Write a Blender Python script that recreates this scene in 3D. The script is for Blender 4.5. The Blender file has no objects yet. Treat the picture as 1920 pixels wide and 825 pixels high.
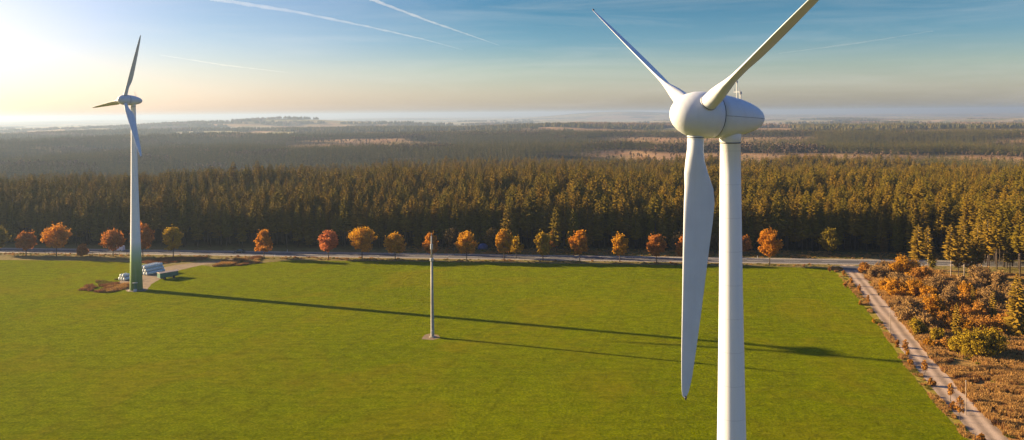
import bpy, math, random
import numpy as np
from math import sin, cos, pi, radians, exp
from mathutils import Vector, Matrix

# ------------------------------------------------------------------ camera, sky, sun, exposure
sc = bpy.context.scene
COL = sc.collection
F, PX, PY, PITCH, ROLL, CAMH = 1450.0, 960.0, 234.0, 22 / 1450.0, 0.0088, 59.0
cam_d = bpy.data.cameras.new('camera')
cam_d.sensor_width = 36
cam_d.lens = F / 1920 * 36
cam_d.shift_y = -(412.5 - PY) / 1920
cam_d.clip_start = 0.5
cam_d.clip_end = 120000
cam = bpy.data.objects.new('camera', cam_d)
COL.objects.link(cam)
fw = Vector((0, cos(PITCH), -sin(PITCH)))
r0 = Vector((1, 0, 0)); u0 = r0.cross(fw)
rr = r0 * cos(ROLL) - u0 * sin(ROLL); uu = u0 * cos(ROLL) + r0 * sin(ROLL)
m = Matrix((rr, uu, -fw)).transposed().to_4x4()
m.translation = Vector((0, 0, CAMH))
cam.matrix_world = m
sc.camera = cam

SUN_EL = radians(16.7)
SUN_DIR = Vector((-0.941 * cos(SUN_EL), 0.338 * cos(SUN_EL), sin(SUN_EL))).normalized()
sun_d = bpy.data.lights.new('sun', 'SUN')
sun_d.energy = 5.0
sun_d.angle = radians(0.5)
sun_d.color = (1.0, 0.76, 0.46)
sun = bpy.data.objects.new('sun', sun_d)
COL.objects.link(sun)
sun.rotation_euler = (-SUN_DIR).to_track_quat('-Z', 'Y').to_euler()
sun.location = (-200, 70, 200)

world = bpy.data.worlds.new('World')
sc.world = world
world.use_nodes = True
wt = world.node_tree; wt.nodes.clear()
def wn(t, **k):
    n = wt.nodes.new(t)
    for a, b in k.items(): setattr(n, a, b)
    return n
def ramp(n, pts, interp='LINEAR'):
    cr = n.color_ramp; cr.interpolation = interp
    while len(cr.elements) > 1: cr.elements.remove(cr.elements[-1])
    cr.elements[0].position = pts[0][0]; cr.elements[0].color = (*pts[0][1], 1)
    for p, c in pts[1:]:
        e = cr.elements.new(p); e.color = (*c, 1)
wo = wn('ShaderNodeOutputWorld'); bg = wn('ShaderNodeBackground'); bg.inputs[1].default_value = 0.05
sky = wn('ShaderNodeTexSky', sky_type='NISHITA', sun_disc=False, sun_elevation=SUN_EL,
         sun_rotation=radians(-70.2), altitude=600, air_density=1.0, dust_density=2.0, ozone_density=2.0)
tc = wn('ShaderNodeTexCoord'); sep = wn('ShaderNodeSeparateXYZ')
wt.links.new(tc.outputs['Generated'], sep.inputs[0])
mul = wn('ShaderNodeMath', operation='MULTIPLY'); mul.inputs[1].default_value = 4.0
wt.links.new(sep.outputs[2], mul.inputs[0])
rp = wn('ShaderNodeValToRGB')
ramp(rp, [(0.0, (1.12, 1.04, 1.12)), (0.10, (1.05, 0.98, 1.02)), (0.22, (0.80, 0.84, 0.84)), (0.36, (0.42, 0.63, 0.76)), (0.55, (0.20, 0.46, 0.60)), (0.8, (0.30, 0.60, 0.85)), (1.0, (0.40, 0.74, 1.30))])
wt.links.new(mul.outputs[0], rp.inputs[0])
# towards the sun the aureole is paler and warmer
dotn = wn('ShaderNodeVectorMath', operation='DOT_PRODUCT'); dotn.inputs[1].default_value = tuple(SUN_DIR)
wt.links.new(tc.outputs['Generated'], dotn.inputs[0])
ar = wn('ShaderNodeValToRGB'); ramp(ar, [(0.30, (0, 0, 0)), (0.62, (0.45, 0.45, 0.45)), (0.88, (1, 1, 1))]); ar.color_ramp.interpolation = 'EASE'
wt.links.new(dotn.outputs['Value'], ar.inputs[0])
am = wn('ShaderNodeMix', data_type='RGBA'); am.inputs[7].default_value = (0.93, 0.82, 0.98, 1)
wt.links.new(ar.outputs[0], am.inputs[0]); wt.links.new(rp.outputs[0], am.inputs[6])
mx = wn('ShaderNodeMix', data_type='RGBA', blend_type='MULTIPLY'); mx.inputs[0].default_value = 1.0
wt.links.new(sky.outputs[0], mx.inputs[6]); wt.links.new(am.outputs[2], mx.inputs[7])
# thin cirrus: noise stretched along the horizon
mp = wn('ShaderNodeMapping'); mp.inputs['Scale'].default_value = (2.2, 2.2, 26)
mp.inputs['Rotation'].default_value = (0.0, 0.02, 0.3)
wt.links.new(tc.outputs['Generated'], mp.inputs[0])
nz = wn('ShaderNodeTexNoise'); nz.inputs['Scale'].default_value = 1.6; nz.inputs['Detail'].default_value = 8; nz.inputs['Roughness'].default_value = 0.62
nz.inputs['Distortion'].default_value = 0.6
wt.links.new(mp.outputs[0], nz.inputs[0])
nr = wn('ShaderNodeValToRGB'); ramp(nr, [(0.45, (0, 0, 0)), (0.8, (1, 1, 1))])
wt.links.new(nz.outputs[0], nr.inputs[0])
cm = wn('ShaderNodeMath', operation='MULTIPLY'); cm.inputs[1].default_value = 0.16
wt.links.new(nr.outputs[0], cm.inputs[0])
cx = wn('ShaderNodeMix', data_type='RGBA'); cx.inputs[7].default_value = (6.2, 5.9, 5.4, 1)
wt.links.new(cm.outputs[0], cx.inputs[0]); wt.links.new(mx.outputs[2], cx.inputs[6])
wt.links.new(cx.outputs[2], bg.inputs[0]); wt.links.new(bg.outputs[0], wo.inputs[0])

sc.view_settings.view_transform = 'Standard'
sc.view_settings.look = 'None'
sc.view_settings.gamma = 1
sc.view_settings.use_curve_mapping = False
sc.view_settings.exposure = 1.76
sc.render.engine = 'CYCLES'
sc.cycles.use_denoising = True
sc.cycles.max_bounces = 4
sc.cycles.diffuse_bounces = 2
sc.cycles.transparent_max_bounces = 8
sc.cycles.volume_bounces = 0

rng = np.random.default_rng(7)
random.seed(7)

# ------------------------------------------------------------------ helpers
def gp(px, py, z=0.0):
    """ground point (x, y) that the survey of the photograph gives for a spot in it"""
    a = px - PX; b = py - PY
    a, b = a * cos(ROLL) - b * sin(ROLL), a * sin(ROLL) + b * cos(ROLL)
    d = fw * F + Vector((1, 0, 0)) * a - u0 * b
    t = (z - CAMH) / d.z
    return (d.x * t, d.y * t)

def tag(o, label=None, cat=None, group=None, kind=None):
    if label: o['label'] = label
    if cat: o['category'] = cat
    if group: o['group'] = group
    if kind: o['kind'] = kind
    return o

def empty(name, loc, rz=0.0):
    o = bpy.data.objects.new(name, None)
    COL.objects.link(o); o.location = loc; o.rotation_euler = (0, 0, rz)
    o.empty_display_size = 0.5
    return o

def mesh_from(name, v, f, mats, smooth=False, fmat=None):
    me = bpy.data.meshes.new(name)
    me.from_pydata([tuple(map(float, p)) for p in v], [], [tuple(map(int, q)) for q in f])
    for mt in (mats if isinstance(mats, (list, tuple)) else [mats]): me.materials.append(mt)
    if fmat is not None: me.polygons.foreach_set('material_index', np.asarray(fmat, dtype=np.int32))
    if smooth: me.polygons.foreach_set('use_smooth', np.ones(len(me.polygons), dtype=bool))
    me.update()
    return me

def link(name, me, parent=None, loc=None, link_it=True):
    o = bpy.data.objects.new(name, me)
    if link_it: COL.objects.link(o)
    if parent is not None: o.parent = parent
    if loc is not None: o.location = loc
    return o

def basis(d):
    d = Vector(d).normalized()
    a = Vector((0, 0, 1)) if abs(d.z) < 0.9 else Vector((1, 0, 0))
    x = d.cross(a).normalized(); y = d.cross(x).normalized()
    return d, x, y

class MB:
    def __init__(self): self.v = []; self.f = []
    def tube(self, pts, rad, n=10, cap=True):
        b = len(self.v); k = len(pts)
        P = [Vector(p) for p in pts]
        for i, p in enumerate(P):
            d = (P[min(i + 1, k - 1)] - P[max(i - 1, 0)])
            _, x, y = basis(d)
            r = rad[i] if isinstance(rad, (list, tuple)) else rad
            for j in range(n):
                a = 2 * pi * j / n
                self.v.append(p + (x * cos(a) + y * sin(a)) * r)
        for i in range(k - 1):
            for j in range(n):
                self.f.append((b + i * n + j, b + i * n + (j + 1) % n, b + (i + 1) * n + (j + 1) % n, b + (i + 1) * n + j))
        if cap:
            self.f.append(tuple(b + j for j in range(n))[::-1]); self.f.append(tuple(b + (k - 1) * n + j for j in range(n)))
        return self
    def lathe(self, org, axis, prof, n=48):
        """prof: (s along axis, radius)"""
        b = len(self.v); d, x, y = basis(axis); o = Vector(org)
        for s, r in prof:
            for j in range(n):
                a = 2 * pi * j / n
                self.v.append(o + d * s + (x * cos(a) + y * sin(a)) * max(r, 0.002))
        for i in range(len(prof) - 1):
            for j in range(n):
                self.f.append((b + i * n + j, b + i * n + (j + 1) % n, b + (i + 1) * n + (j + 1) % n, b + (i + 1) * n + j))
        self.f.append(tuple(b + j for j in range(n))[::-1]); self.f.append(tuple(b + (len(prof) - 1) * n + j for j in range(n)))
        return self
    def box(self, c, s, rz=0.0, bev=0.0):
        """box with its vertical and top edges chamfered when bev > 0"""
        cx_, cy_, cz_ = c; hx, hy, hz = s[0] / 2, s[1] / 2, s[2] / 2
        b = len(self.v); ca, sa = cos(rz), sin(rz)
        if bev <= 0:
            ring = [(-hx, -hy), (hx, -hy), (hx, hy), (-hx, hy)]
            lev = [(-hz, 0), (hz, 0)]
        else:
            ring = None
            lev = [(-hz, 0), (hz - bev, 0), (hz, bev)]
        n = 4 if bev <= 0 else 8
        for z, ins in lev:
            if bev <= 0: rg = ring
            else:
                X, Y = hx - ins, hy - ins
                rg = [(-X + bev, -Y), (X - bev, -Y), (X, -Y + bev), (X, Y - bev), (X - bev, Y), (-X + bev, Y), (-X, Y - bev), (-X, -Y + bev)]
            for px_, py_ in rg:
                self.v.append(Vector((cx_ + px_ * ca - py_ * sa, cy_ + px_ * sa + py_ * ca, cz_ + z)))
        for i in range(len(lev) - 1):
            for j in range(n):
                self.f.append((b + i * n + j, b + i * n + (j + 1) % n, b + (i + 1) * n + (j + 1) % n, b + (i + 1) * n + j))
        self.f.append(tuple(b + j for j in range(n))[::-1]); self.f.append(tuple(b + (len(lev) - 1) * n + j for j in range(n)))
        return self
    def mesh(self, name, mat, smooth=False): return mesh_from(name, self.v, self.f, mat, smooth)
    def build(self, name, mat, parent=None, smooth=False, loc=None):
        me = self.mesh(name, mat, smooth)
        return link(name, me, parent, loc)

# value noise in numpy
def _h(ix, iy, s):
    n = (ix.astype(np.int64) * 374761393 + iy.astype(np.int64) * 668265263 + s * 974634777) & 0x7fffffff
    n = ((n ^ (n >> 13)) * 1274126177) & 0x7fffffff
    return ((n ^ (n >> 16)) & 0xffff) / 65535.0
def vnoise(x, y, s=0, oct=4):
    x = np.asarray(x, float); y = np.asarray(y, float); t = 0; a = 0.5; tot = 0
    for o in range(oct):
        ix = np.floor(x); iy = np.floor(y); fx = x - ix; fy = y - iy
        fx = fx * fx * (3 - 2 * fx); fy = fy * fy * (3 - 2 * fy)
        v = (_h(ix, iy, s + o) * (1 - fx) + _h(ix + 1, iy, s + o) * fx) * (1 - fy) + (_h(ix, iy + 1, s + o) * (1 - fx) + _h(ix + 1, iy + 1, s + o) * fx) * fy
        t = t + v * a; tot += a; a *= 0.5; x = x * 2.03 + 11.3; y = y * 2.03 + 5.7
    return t / tot

# ------------------------------------------------------------------ materials
class NT:
    def __init__(self, name):
        self.m = bpy.data.materials.new(name); self.m.use_nodes = True
        self.t = self.m.node_tree; self.t.nodes.clear()
        self.out = self.n('ShaderNodeOutputMaterial')
    def n(self, t, **k):
        x = self.t.nodes.new(t)
        for a, b in k.items(): setattr(x, a, b)
        return x
    def l(self, a, b): self.t.links.new(a, b)
    def noise(self, scale, detail=4, rough=0.55, coord='Object', stretch=None, rotz=0, dist=0):
        c = self.n('ShaderNodeTexCoord'); mp = self.n('ShaderNodeMapping')
        if stretch: mp.inputs['Scale'].default_value = stretch
        mp.inputs['Rotation'].default_value = (0, 0, rotz)
        self.l(c.outputs[coord], mp.inputs[0])
        z = self.n('ShaderNodeTexNoise'); z.inputs['Scale'].default_value = scale
        z.inputs['Detail'].default_value = detail; z.inputs['Roughness'].default_value = rough; z.inputs['Distortion'].default_value = dist
        self.l(mp.outputs[0], z.inputs[0])
        return z.outputs[0]
    def ramp(self, src, pts, interp='LINEAR'):
        r = self.n('ShaderNodeValToRGB'); ramp(r, pts, interp); self.l(src, r.inputs[0]); return r.outputs[0]
    def mix(self, fac, a, b, mode='MIX'):
        x = self.n('ShaderNodeMix', data_type='RGBA', blend_type=mode)
        for s, i in ((fac, 0), (a, 6), (b, 7)):
            if isinstance(s, (float, int)): x.inputs[i].default_value = s
            elif isinstance(s, tuple): x.inputs[i].default_value = (*s, 1)
            else: self.l(s, x.inputs[i])
        return x.outputs[2]
    def math(self, op, a, b=None):
        x = self.n('ShaderNodeMath', operation=op)
        for s, i in ((a, 0), (b, 1)):
            if s is None: continue
            if isinstance(s, (float, int)): x.inputs[i].default_value = s
            else: self.l(s, x.inputs[i])
        return x.outputs[0]
    def bump(self, src, dist, strength=1.0):
        b = self.n('ShaderNodeBump'); b.inputs['Distance'].default_value = dist; b.inputs['Strength'].default_value = strength
        self.l(src, b.inputs['Height']); return b.outputs[0]
    def finish(self, color, rough=0.8, spec=0.3, normal=None, trans=0.0, metallic=0.0):
        p = self.n('ShaderNodeBsdfPrincipled')
        if isinstance(color, tuple): p.inputs['Base Color'].default_value = (*color, 1)
        else: self.l(color, p.inputs['Base Color'])
        p.inputs['Roughness'].default_value = rough; p.inputs['Specular IOR Level'].default_value = spec
        p.inputs['Metallic'].default_value = metallic
        if normal is not None: self.l(normal, p.inputs['Normal'])
        if trans > 0:
            t = self.n('ShaderNodeBsdfTranslucent'); mxs = self.n('ShaderNodeMixShader'); mxs.inputs[0].default_value = trans
            if isinstance(color, tuple): t.inputs[0].default_value = (*color, 1)
            else: self.l(color, t.inputs[0])
            self.l(p.outputs[0], mxs.inputs[1]); self.l(t.outputs[0], mxs.inputs[2]); self.l(mxs.outputs[0], self.out.inputs[0])
        else: self.l(p.outputs[0], self.out.inputs[0])
        return self.m

def leaf_mat(name, c1, c2, c3=None, trans=0.3, nscale=0.6, var=0.5):
    t = NT(name)
    z = t.noise(nscale, 3, 0.6)
    col = t.ramp(z, [(0.3, c1), (0.7, c2)])
    oi = t.n('ShaderNodeObjectInfo')
    col2 = t.mix(t.ramp(oi.outputs['Random'], [(0.0, (0, 0, 0)), (1.0, (var, var, var))]), col, c3 if c3 else c2)
    geo = t.n('ShaderNodeNewGeometry')
    v = t.ramp(geo.outputs['Random Per Island'], [(0, (0.7, 0.7, 0.7)), (1, (1.25, 1.25, 1.25))])
    col3 = t.mix(1.0, col2, v, 'MULTIPLY')
    return t.finish(col3, 0.85, 0.05, trans=trans)

def simple(name, c, rough=0.7, nscale=3.0, amt=0.25, bump=0.0, metallic=0.0, spec=0.4):
    t = NT(name)
    z = t.noise(nscale, 5, 0.6)
    a = tuple(x * (1 - amt) for x in c); b = tuple(min(1, x * (1 + amt * 0.6)) for x in c)
    nb = t.bump(z, bump) if bump > 0 else None
    return t.finish(t.ramp(z, [(0.3, a), (0.7, b)]), rough, spec, nb, metallic=metallic)

def grass_field_mat():
    t = NT('field_grass')
    big = t.noise(0.012, 5, 0.6)
    mid = t.noise(0.16, 5, 0.65)
    fine = t.noise(1.6, 6, 0.75, stretch=(1, 2.2, 1))
    vfine = t.noise(5.0, 4, 0.8)
    streak = t.noise(1.0, 3, 0.6, stretch=(0.02, 0.9, 1), rotz=0.12)
    c = t.ramp(big, [(0.3, (0.132, 0.162, 0.0012)), (0.7, (0.185, 0.205, 0.0016))])
    c = t.mix(t.ramp(mid, [(0.42, (0, 0, 0)), (0.75, (0.55, 0.55, 0.55))]), c, (0.135, 0.125, 0.006))
    c = t.mix(t.ramp(streak, [(0.5, (0, 0, 0)), (0.75, (0.35, 0.35, 0.35))]), c, (0.065, 0.09, 0.003))
    c = t.mix(1.0, c, t.ramp(fine, [(0.36, (0.5, 0.56, 0.5)), (0.64, (1.42, 1.36, 1.3))]), 'MULTIPLY')
    # tractor tramlines, pairs of faint wheel marks running with the farm track
    geo = t.n('ShaderNodeNewGeometry'); sp = t.n('ShaderNodeSeparateXYZ'); t.l(geo.outputs['Position'], sp.inputs[0])
    dd = t.math('SUBTRACT', t.math('MULTIPLY', sp.outputs[0], 0.966), t.math('MULTIPLY', sp.outputs[1], 0.259))
    wob = t.math('MULTIPLY', t.noise(0.02, 2, 0.5), 3.0)
    fr_ = t.math('FRACT', t.math('DIVIDE', t.math('ADD', dd, wob), 15.0))
    tl = t.ramp(fr_, [(0.0, (0, 0, 0)), (0.02, (1, 1, 1)), (0.045, (1, 1, 1)), (0.065, (0, 0, 0)), (0.13, (0, 0, 0)), (0.15, (1, 1, 1)), (0.175, (1, 1, 1)), (0.195, (0, 0, 0))])
    c = t.mix(t.math('MULTIPLY', tl, t.math('MULTIPLY', mid, 0.36)), c, (0.075, 0.085, 0.004))
    patch = t.noise(0.035, 4, 0.55, dist=0.8)
    c = t.mix(t.ramp(patch, [(0.50, (0, 0, 0)), (0.68, (0.5, 0.5, 0.5))]), c, (0.19, 0.155, 0.006))
    c = t.mix(t.ramp(vfine, [(0.62, (0, 0, 0)), (0.72, (0.5, 0.5, 0.5))]), c, (0.12, 0.09, 0.012))
    hum = t.noise(0.55, 5, 0.75, stretch=(0.6, 1.0, 1), rotz=0.3, dist=0.4)
    c = t.mix(1.0, c, t.ramp(hum, [(0.34, (0.76, 0.79, 0.76)), (0.5, (1.02, 1.02, 1.0)), (0.66, (1.26, 1.24, 1.18))]), 'MULTIPLY')
    h = t.math('ADD', t.math('MULTIPLY', fine, 0.9), t.math('ADD', t.math('MULTIPLY', mid, 1.2), hum))
    return t.finish(c, 1.0, 0.0, t.bump(h, 0.9, 1.0), trans=0.0)

def dry_ground_mat():
    t = NT('dry_grass_ground')
    a = t.noise(0.10, 5, 0.6); b = t.noise(0.9, 6, 0.7)
    c = t.ramp(a, [(0.35, (0.20, 0.15, 0.03)), (0.5, (0.34, 0.20, 0.06)), (0.68, (0.26, 0.12, 0.04))])
    c = t.mix(1.0, c, t.ramp(b, [(0.3, (0.45, 0.45, 0.45)), (0.7, (1.35, 1.3, 1.2))]), 'MULTIPLY')
    return t.finish(c, 0.95, 0.05, t.bump(b, 0.5))

def terrain_mat():
    """cover attribute: r = heath/clearing, g = tilled or meadow field, b = verge grass near the road"""
    t = NT('terrain_ground')
    at = t.n('ShaderNodeAttribute'); at.attribute_name = 'cover'
    s = t.n('ShaderNodeSeparateColor'); t.l(at.outputs['Color'], s.inputs[0])
    z = t.noise(0.02, 6, 0.65); z2 = t.noise(0.3, 6, 0.7)
    floor = t.ramp(z, [(0.3, (0.022, 0.024, 0.010)), (0.7, (0.045, 0.038, 0.016))])
    heath = t.ramp(z, [(0.3, (0.22, 0.11, 0.05)), (0.5, (0.35, 0.205, 0.10)), (0.7, (0.24, 0.17, 0.06))])
    fld = t.ramp(t.noise(0.006, 4, 0.5), [(0.35, (0.42, 0.28, 0.15)), (0.5, (0.16, 0.16, 0.05)), (0.7, (0.50, 0.36, 0.20))])
    verge = t.ramp(z2, [(0.35, (0.13, 0.12, 0.02)), (0.5, (0.21, 0.15, 0.05)), (0.65, (0.10, 0.11, 0.02))])
    c = t.mix(s.outputs[0], floor, heath); c = t.mix(s.outputs[1], c, fld); c = t.mix(s.outputs[2], c, verge)
    c = t.mix(1.0, c, t.ramp(z2, [(0.3, (0.6, 0.6, 0.6)), (0.7, (1.3, 1.3, 1.3))]), 'MULTIPLY')
    return t.finish(c, 0.95, 0.05, t.bump(z2, 0.5))

def asphalt_mat():
    t = NT('asphalt')
    z = t.noise(0.25, 4, 0.6, stretch=(0.2, 1, 1)); f = t.noise(6, 4, 0.7)
    c = t.ramp(z, [(0.3, (0.075, 0.07, 0.07)), (0.7, (0.105, 0.098, 0.095))])
    c = t.mix(1.0, c, t.ramp(f, [(0.3, (0.85, 0.85, 0.85)), (0.7, (1.12, 1.12, 1.12))]), 'MULTIPLY')
    return t.finish(c, 0.85, 0.3)

def track_mat(ux, uy, ox, oy):
    t = NT('track_surface')
    # across-track coordinate from world position
    geo = t.n('ShaderNodeNewGeometry'); sp = t.n('ShaderNodeSeparateXYZ'); t.l(geo.outputs['Position'], sp.inputs[0])
    d = t.math('ADD', t.math('MULTIPLY', t.math('SUBTRACT', sp.outputs[0], ox), uy), t.math('MULTIPLY', t.math('SUBTRACT', sp.outputs[1], oy), -ux))
    z = t.noise(0.35, 5, 0.65); f = t.noise(4, 5, 0.7); lz = t.noise(0.05, 3, 0.5)
    d = t.math('ADD', d, t.math('MULTIPLY', t.math('SUBTRACT', lz, 0.5), 1.6))
    w = t.math('COSINE', t.math('MULTIPLY', d, 2.5))
    w = t.math('ADD', t.math('MULTIPLY', w, 0.3), t.math('MULTIPLY', z, 0.9))
    c = t.ramp(w, [(0.1, (0.22, 0.16, 0.11)), (0.45, (0.33, 0.24, 0.165)), (0.8, (0.45, 0.33, 0.23))])
    c = t.mix(1.0, c, t.ramp(f, [(0.3, (0.8, 0.8, 0.8)), (0.7, (1.15, 1.15, 1.15))]), 'MULTIPLY')
    return t.finish(c, 0.92, 0.1, t.bump(f, 0.06))

def turbine_mat():
    t = NT('turbine_white')
    z = t.noise(0.5, 5, 0.6); s = t.noise(1.2, 4, 0.6, stretch=(2, 2, 0.12))
    c = t.ramp(z, [(0.3, (0.53, 0.55, 0.555)), (0.7, (0.60, 0.62, 0.62))])
    c = t.mix(t.ramp(s, [(0.52, (0, 0, 0)), (0.8, (0.22, 0.22, 0.22))]), c, (0.46, 0.43, 0.38))
    g1 = t.noise(3.5, 6, 0.75)
    c = t.mix(t.ramp(g1, [(0.60, (0, 0, 0)), (0.74, (0.25, 0.25, 0.25))]), c, (0.42, 0.41, 0.39))
    return t.finish(c, 0.5, 0.3, t.bump(g1, 0.004))

def tower_mat():
    t = NT('tower_paint')
    c0 = t.n('ShaderNodeTexCoord'); sp = t.n('ShaderNodeSeparateXYZ'); t.l(c0.outputs['Object'], sp.inputs[0])
    v = t.math('DIVIDE', sp.outputs[2], 20.0)
    W = (0.69, 0.69, 0.67)
    band = t.ramp(v, [(0.0, (0.075, 0.125, 0.022)), (0.16, (0.11, 0.17, 0.035)), (0.32, (0.17, 0.24, 0.06)), (0.48, (0.26, 0.34, 0.12)), (0.64, (0.37, 0.47, 0.31)), (0.84, W)])
    s = t.noise(1.0, 5, 0.6, stretch=(1.5, 1.5, 0.05))
    c = t.mix(t.ramp(s, [(0.5, (0, 0, 0)), (0.85, (0.28, 0.28, 0.28))]), band, (0.4, 0.38, 0.33))
    seam = t.math('FRACT', t.math('DIVIDE', sp.outputs[2], 2.6))
    c = t.mix(t.ramp(seam, [(0.0, (0.22, 0.22, 0.22)), (0.02, (0, 0, 0)), (1, (0, 0, 0))], 'CONSTANT'), c, (0.3, 0.3, 0.29))
    return t.finish(c, 0.45, 0.35)

M = {}
M['field'] = grass_field_mat()
M['dry'] = dry_ground_mat()
M['terrain'] = terrain_mat()
M['asphalt'] = asphalt_mat()
M['paint'] = simple('road_paint', (0.62, 0.58, 0.52), 0.7, 2.0, 0.3)
M['shoulder'] = simple('gravel_shoulder', (0.27, 0.22, 0.16), 0.95, 1.2, 0.3, 0.05)
M['gravel'] = simple('gravel_pad', (0.19, 0.125, 0.06), 0.95, 0.5, 0.35, 0.08)
M['turbine'] = turbine_mat(); M['tower'] = tower_mat()
M['dark'] = simple('dark_seal', (0.05, 0.055, 0.06), 0.6)
M['steel'] = simple('galvanised_steel', (0.42, 0.42, 0.41), 0.45, 4, 0.2, metallic=0.3)
M['mast'] = simple('weathered_mast', (0.31, 0.29, 0.24), 0.6, 1.0, 0.25)
M['concrete'] = simple('concrete', (0.27, 0.22, 0.16), 0.9, 2.0, 0.25, 0.02)
M['bark'] = simple('bark', (0.085, 0.06, 0.042), 0.95, 3.0, 0.4, 0.03)
M['pale_bark'] = simple('pale_bark', (0.38, 0.30, 0.22), 0.9, 3.0, 0.35, 0.03)
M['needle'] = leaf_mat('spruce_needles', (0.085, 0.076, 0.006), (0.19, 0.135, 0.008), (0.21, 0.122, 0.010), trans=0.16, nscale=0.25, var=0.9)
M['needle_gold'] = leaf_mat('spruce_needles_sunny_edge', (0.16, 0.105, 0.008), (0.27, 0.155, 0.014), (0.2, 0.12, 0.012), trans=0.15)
M['needle_far'] = leaf_mat('far_needles', (0.042, 0.052, 0.016), (0.085, 0.082, 0.018), (0.13, 0.09, 0.02), trans=0.0, var=0.8)
M['brown_far'] = leaf_mat('far_bare_broadleaf', (0.15, 0.095, 0.06), (0.22, 0.14, 0.075), (0.13, 0.10, 0.05), trans=0.0)
M['van'] = simple('white_van_paint', (0.72, 0.72, 0.72), 0.35)
M['car'] = simple('dark_car_paint', (0.03, 0.045, 0.05), 0.3, spec=0.6)
M['glass'] = simple('tinted_glass', (0.03, 0.04, 0.05), 0.1, spec=0.8)
M['tyre'] = simple('tyre_rubber', (0.02, 0.02, 0.02), 0.9)
M['lamp'] = simple('lamp_glass', (0.55, 0.5, 0.45), 0.2, spec=0.8)
M['wrap'] = simple('pale_green_bale_wrap', (0.52, 0.58, 0.52), 0.45, 1.3, 0.45)
M['wrap_end'] = simple('bale_end_folds', (0.52, 0.56, 0.52), 0.4, 5.0, 0.3)  # fold ends about as pale as the wrap, tone varied by noise
M['trailer'] = simple('green_trailer_paint', (0.05, 0.14, 0.085), 0.6, 1.5, 0.25)
M['tarp'] = simple('tan_tarpaulin', (0.55, 0.41, 0.28), 0.8, 1.5, 0.25)
M['blue'] = simple('blue_tarpaulin', (0.06, 0.10, 0.24), 0.6, 1.5, 0.25)
M['wood'] = simple('fence_wood', (0.20, 0.14, 0.09), 0.9, 2.0, 0.35)
M['reflector'] = simple('white_post_plastic', (0.7, 0.7, 0.68), 0.5)

# ------------------------------------------------------------------ terrain
TR = np.array([0, 520, 600, 800, 1200, 1700, 2200, 3000, 4500, 6500, 9000, 14000, 20000, 60000.])
TZ = np.array([0, 0, -5, -16, -22, -22, -22, -30, -42, -54, -60, -66, -70, -70.])
def relief(r, az, x, y):
    ph = 2 * pi * 1.55 * np.log2(np.maximum(r, 50) / 1000) + 5.5 * vnoise(az / 11 + 40, r / 2600, 87, 3)
    amp = np.interp(r, [650, 1000, 2000, 4000, 8000, 12000, 20000], [0, 7, 12, 20, 26, 20, 0])
    amp = amp * (0.5 + 1.0 * vnoise(x / 900, y / 900, 19, 2))
    return amp * np.sin(ph), np.cos(ph)
def height(x, y):
    x = np.asarray(x, float); y = np.asarray(y, float)
    r = np.hypot(x, y); az = np.degrees(np.arctan2(x, np.maximum(y, 1e-3)))
    z = np.interp(r, TR, TZ)
    g = lambda r_, sr, a_, sa, h: h * np.exp(-((r - r_) / sr) ** 2 - ((az - a_) / sa) ** 2)
    far = np.clip((r - 520) / 500, 0, 1)
    z = z + relief(r, az, x, y)[0]
    z = z + g(2100, 420, -26, 14, 5) + g(2500, 380, -4, 6, 2) + g(900, 150, -20, 14, -8)
    z = z + g(3300, 420, 4.5, 6, 20) + g(3900, 420, -7, 7, 10)
    z = z + g(6200, 1100, -17, 10, 58) + g(6800, 700, -6, 4, 10)
    z = z + g(15000, 1600, 8, 6, 135) + g(17000, 1500, 17, 6, 55) + g(17000, 1500, -9, 6, 50) + g(18500, 1500, -26, 9, 45) + g(19000, 1500, 29, 9, 30)
    z = z + far * (vnoise(x / 420, y / 420, 3) - 0.5) * 9 + np.clip((r - 2500) / 3000, 0, 1) * (vnoise(x / 1700, y / 1700, 9) - 0.5) * 45
    # the meadow falls away under and behind the camera
    t = np.clip((132 - y) / 72, 0, 1); t = t * t * (3 - 2 * t)
    near = np.clip((400 - r) / 100, 0, 1)
    return z - 6.5 * t * near

def cover(x, y):
    r = np.hypot(x, y); az = np.degrees(np.arctan2(x, np.maximum(y, 1e-3)))
    sm = lambda v, w: 1 / (1 + np.exp(-np.clip(v / w, -30, 30)))
    rise = relief(r, az, x, y)[1]                         # > 0 on slopes that face the meadow
    w1 = vnoise(x / 420, y / 190, 21, 5); w2 = vnoise(x / 170, y / 120, 33, 4)
    side = np.interp(az, [-34, -15, -4, 8, 34], [0.10, 0.09, 0.03, -0.03, -0.04])
    heath = sm(w1 - (0.50 + side), 0.02) * sm(rise - 0.15, 0.15) * sm(r + (w2 - 0.5) * 300 - 1050, 15)
    heath = np.maximum(heath, sm(w2 - 0.76, 0.012) * (r > 480))
    heath = np.maximum(heath, sm(w1 - 0.70, 0.012) * (r > 700))
    fld = sm(vnoise(x / 520, y / 300, 51, 4) - 0.53, 0.01) * sm(rise + 0.2, 0.15) * sm(r - 2600, 60)
    fld = np.maximum(fld, sm(vnoise(x / 900, y / 500, 71, 4) - 0.47, 0.02) * sm(r - 5500, 200))
    return heath, fld

RD0 = np.array(gp(100, 474)); RD1 = np.array(gp(1690, 496.5))        # near edge of the road
rd = (RD1 - RD0) / np.linalg.norm(RD1 - RD0); rn = np.array([-rd[1], rd[0]])   # rn points away from the camera
def road_uv(x, y):
    dx, dy = x - RD0[0], y - RD0[1]
    return dx * rd[0] + dy * rd[1], dx * rn[0] + dy * rn[1]

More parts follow.
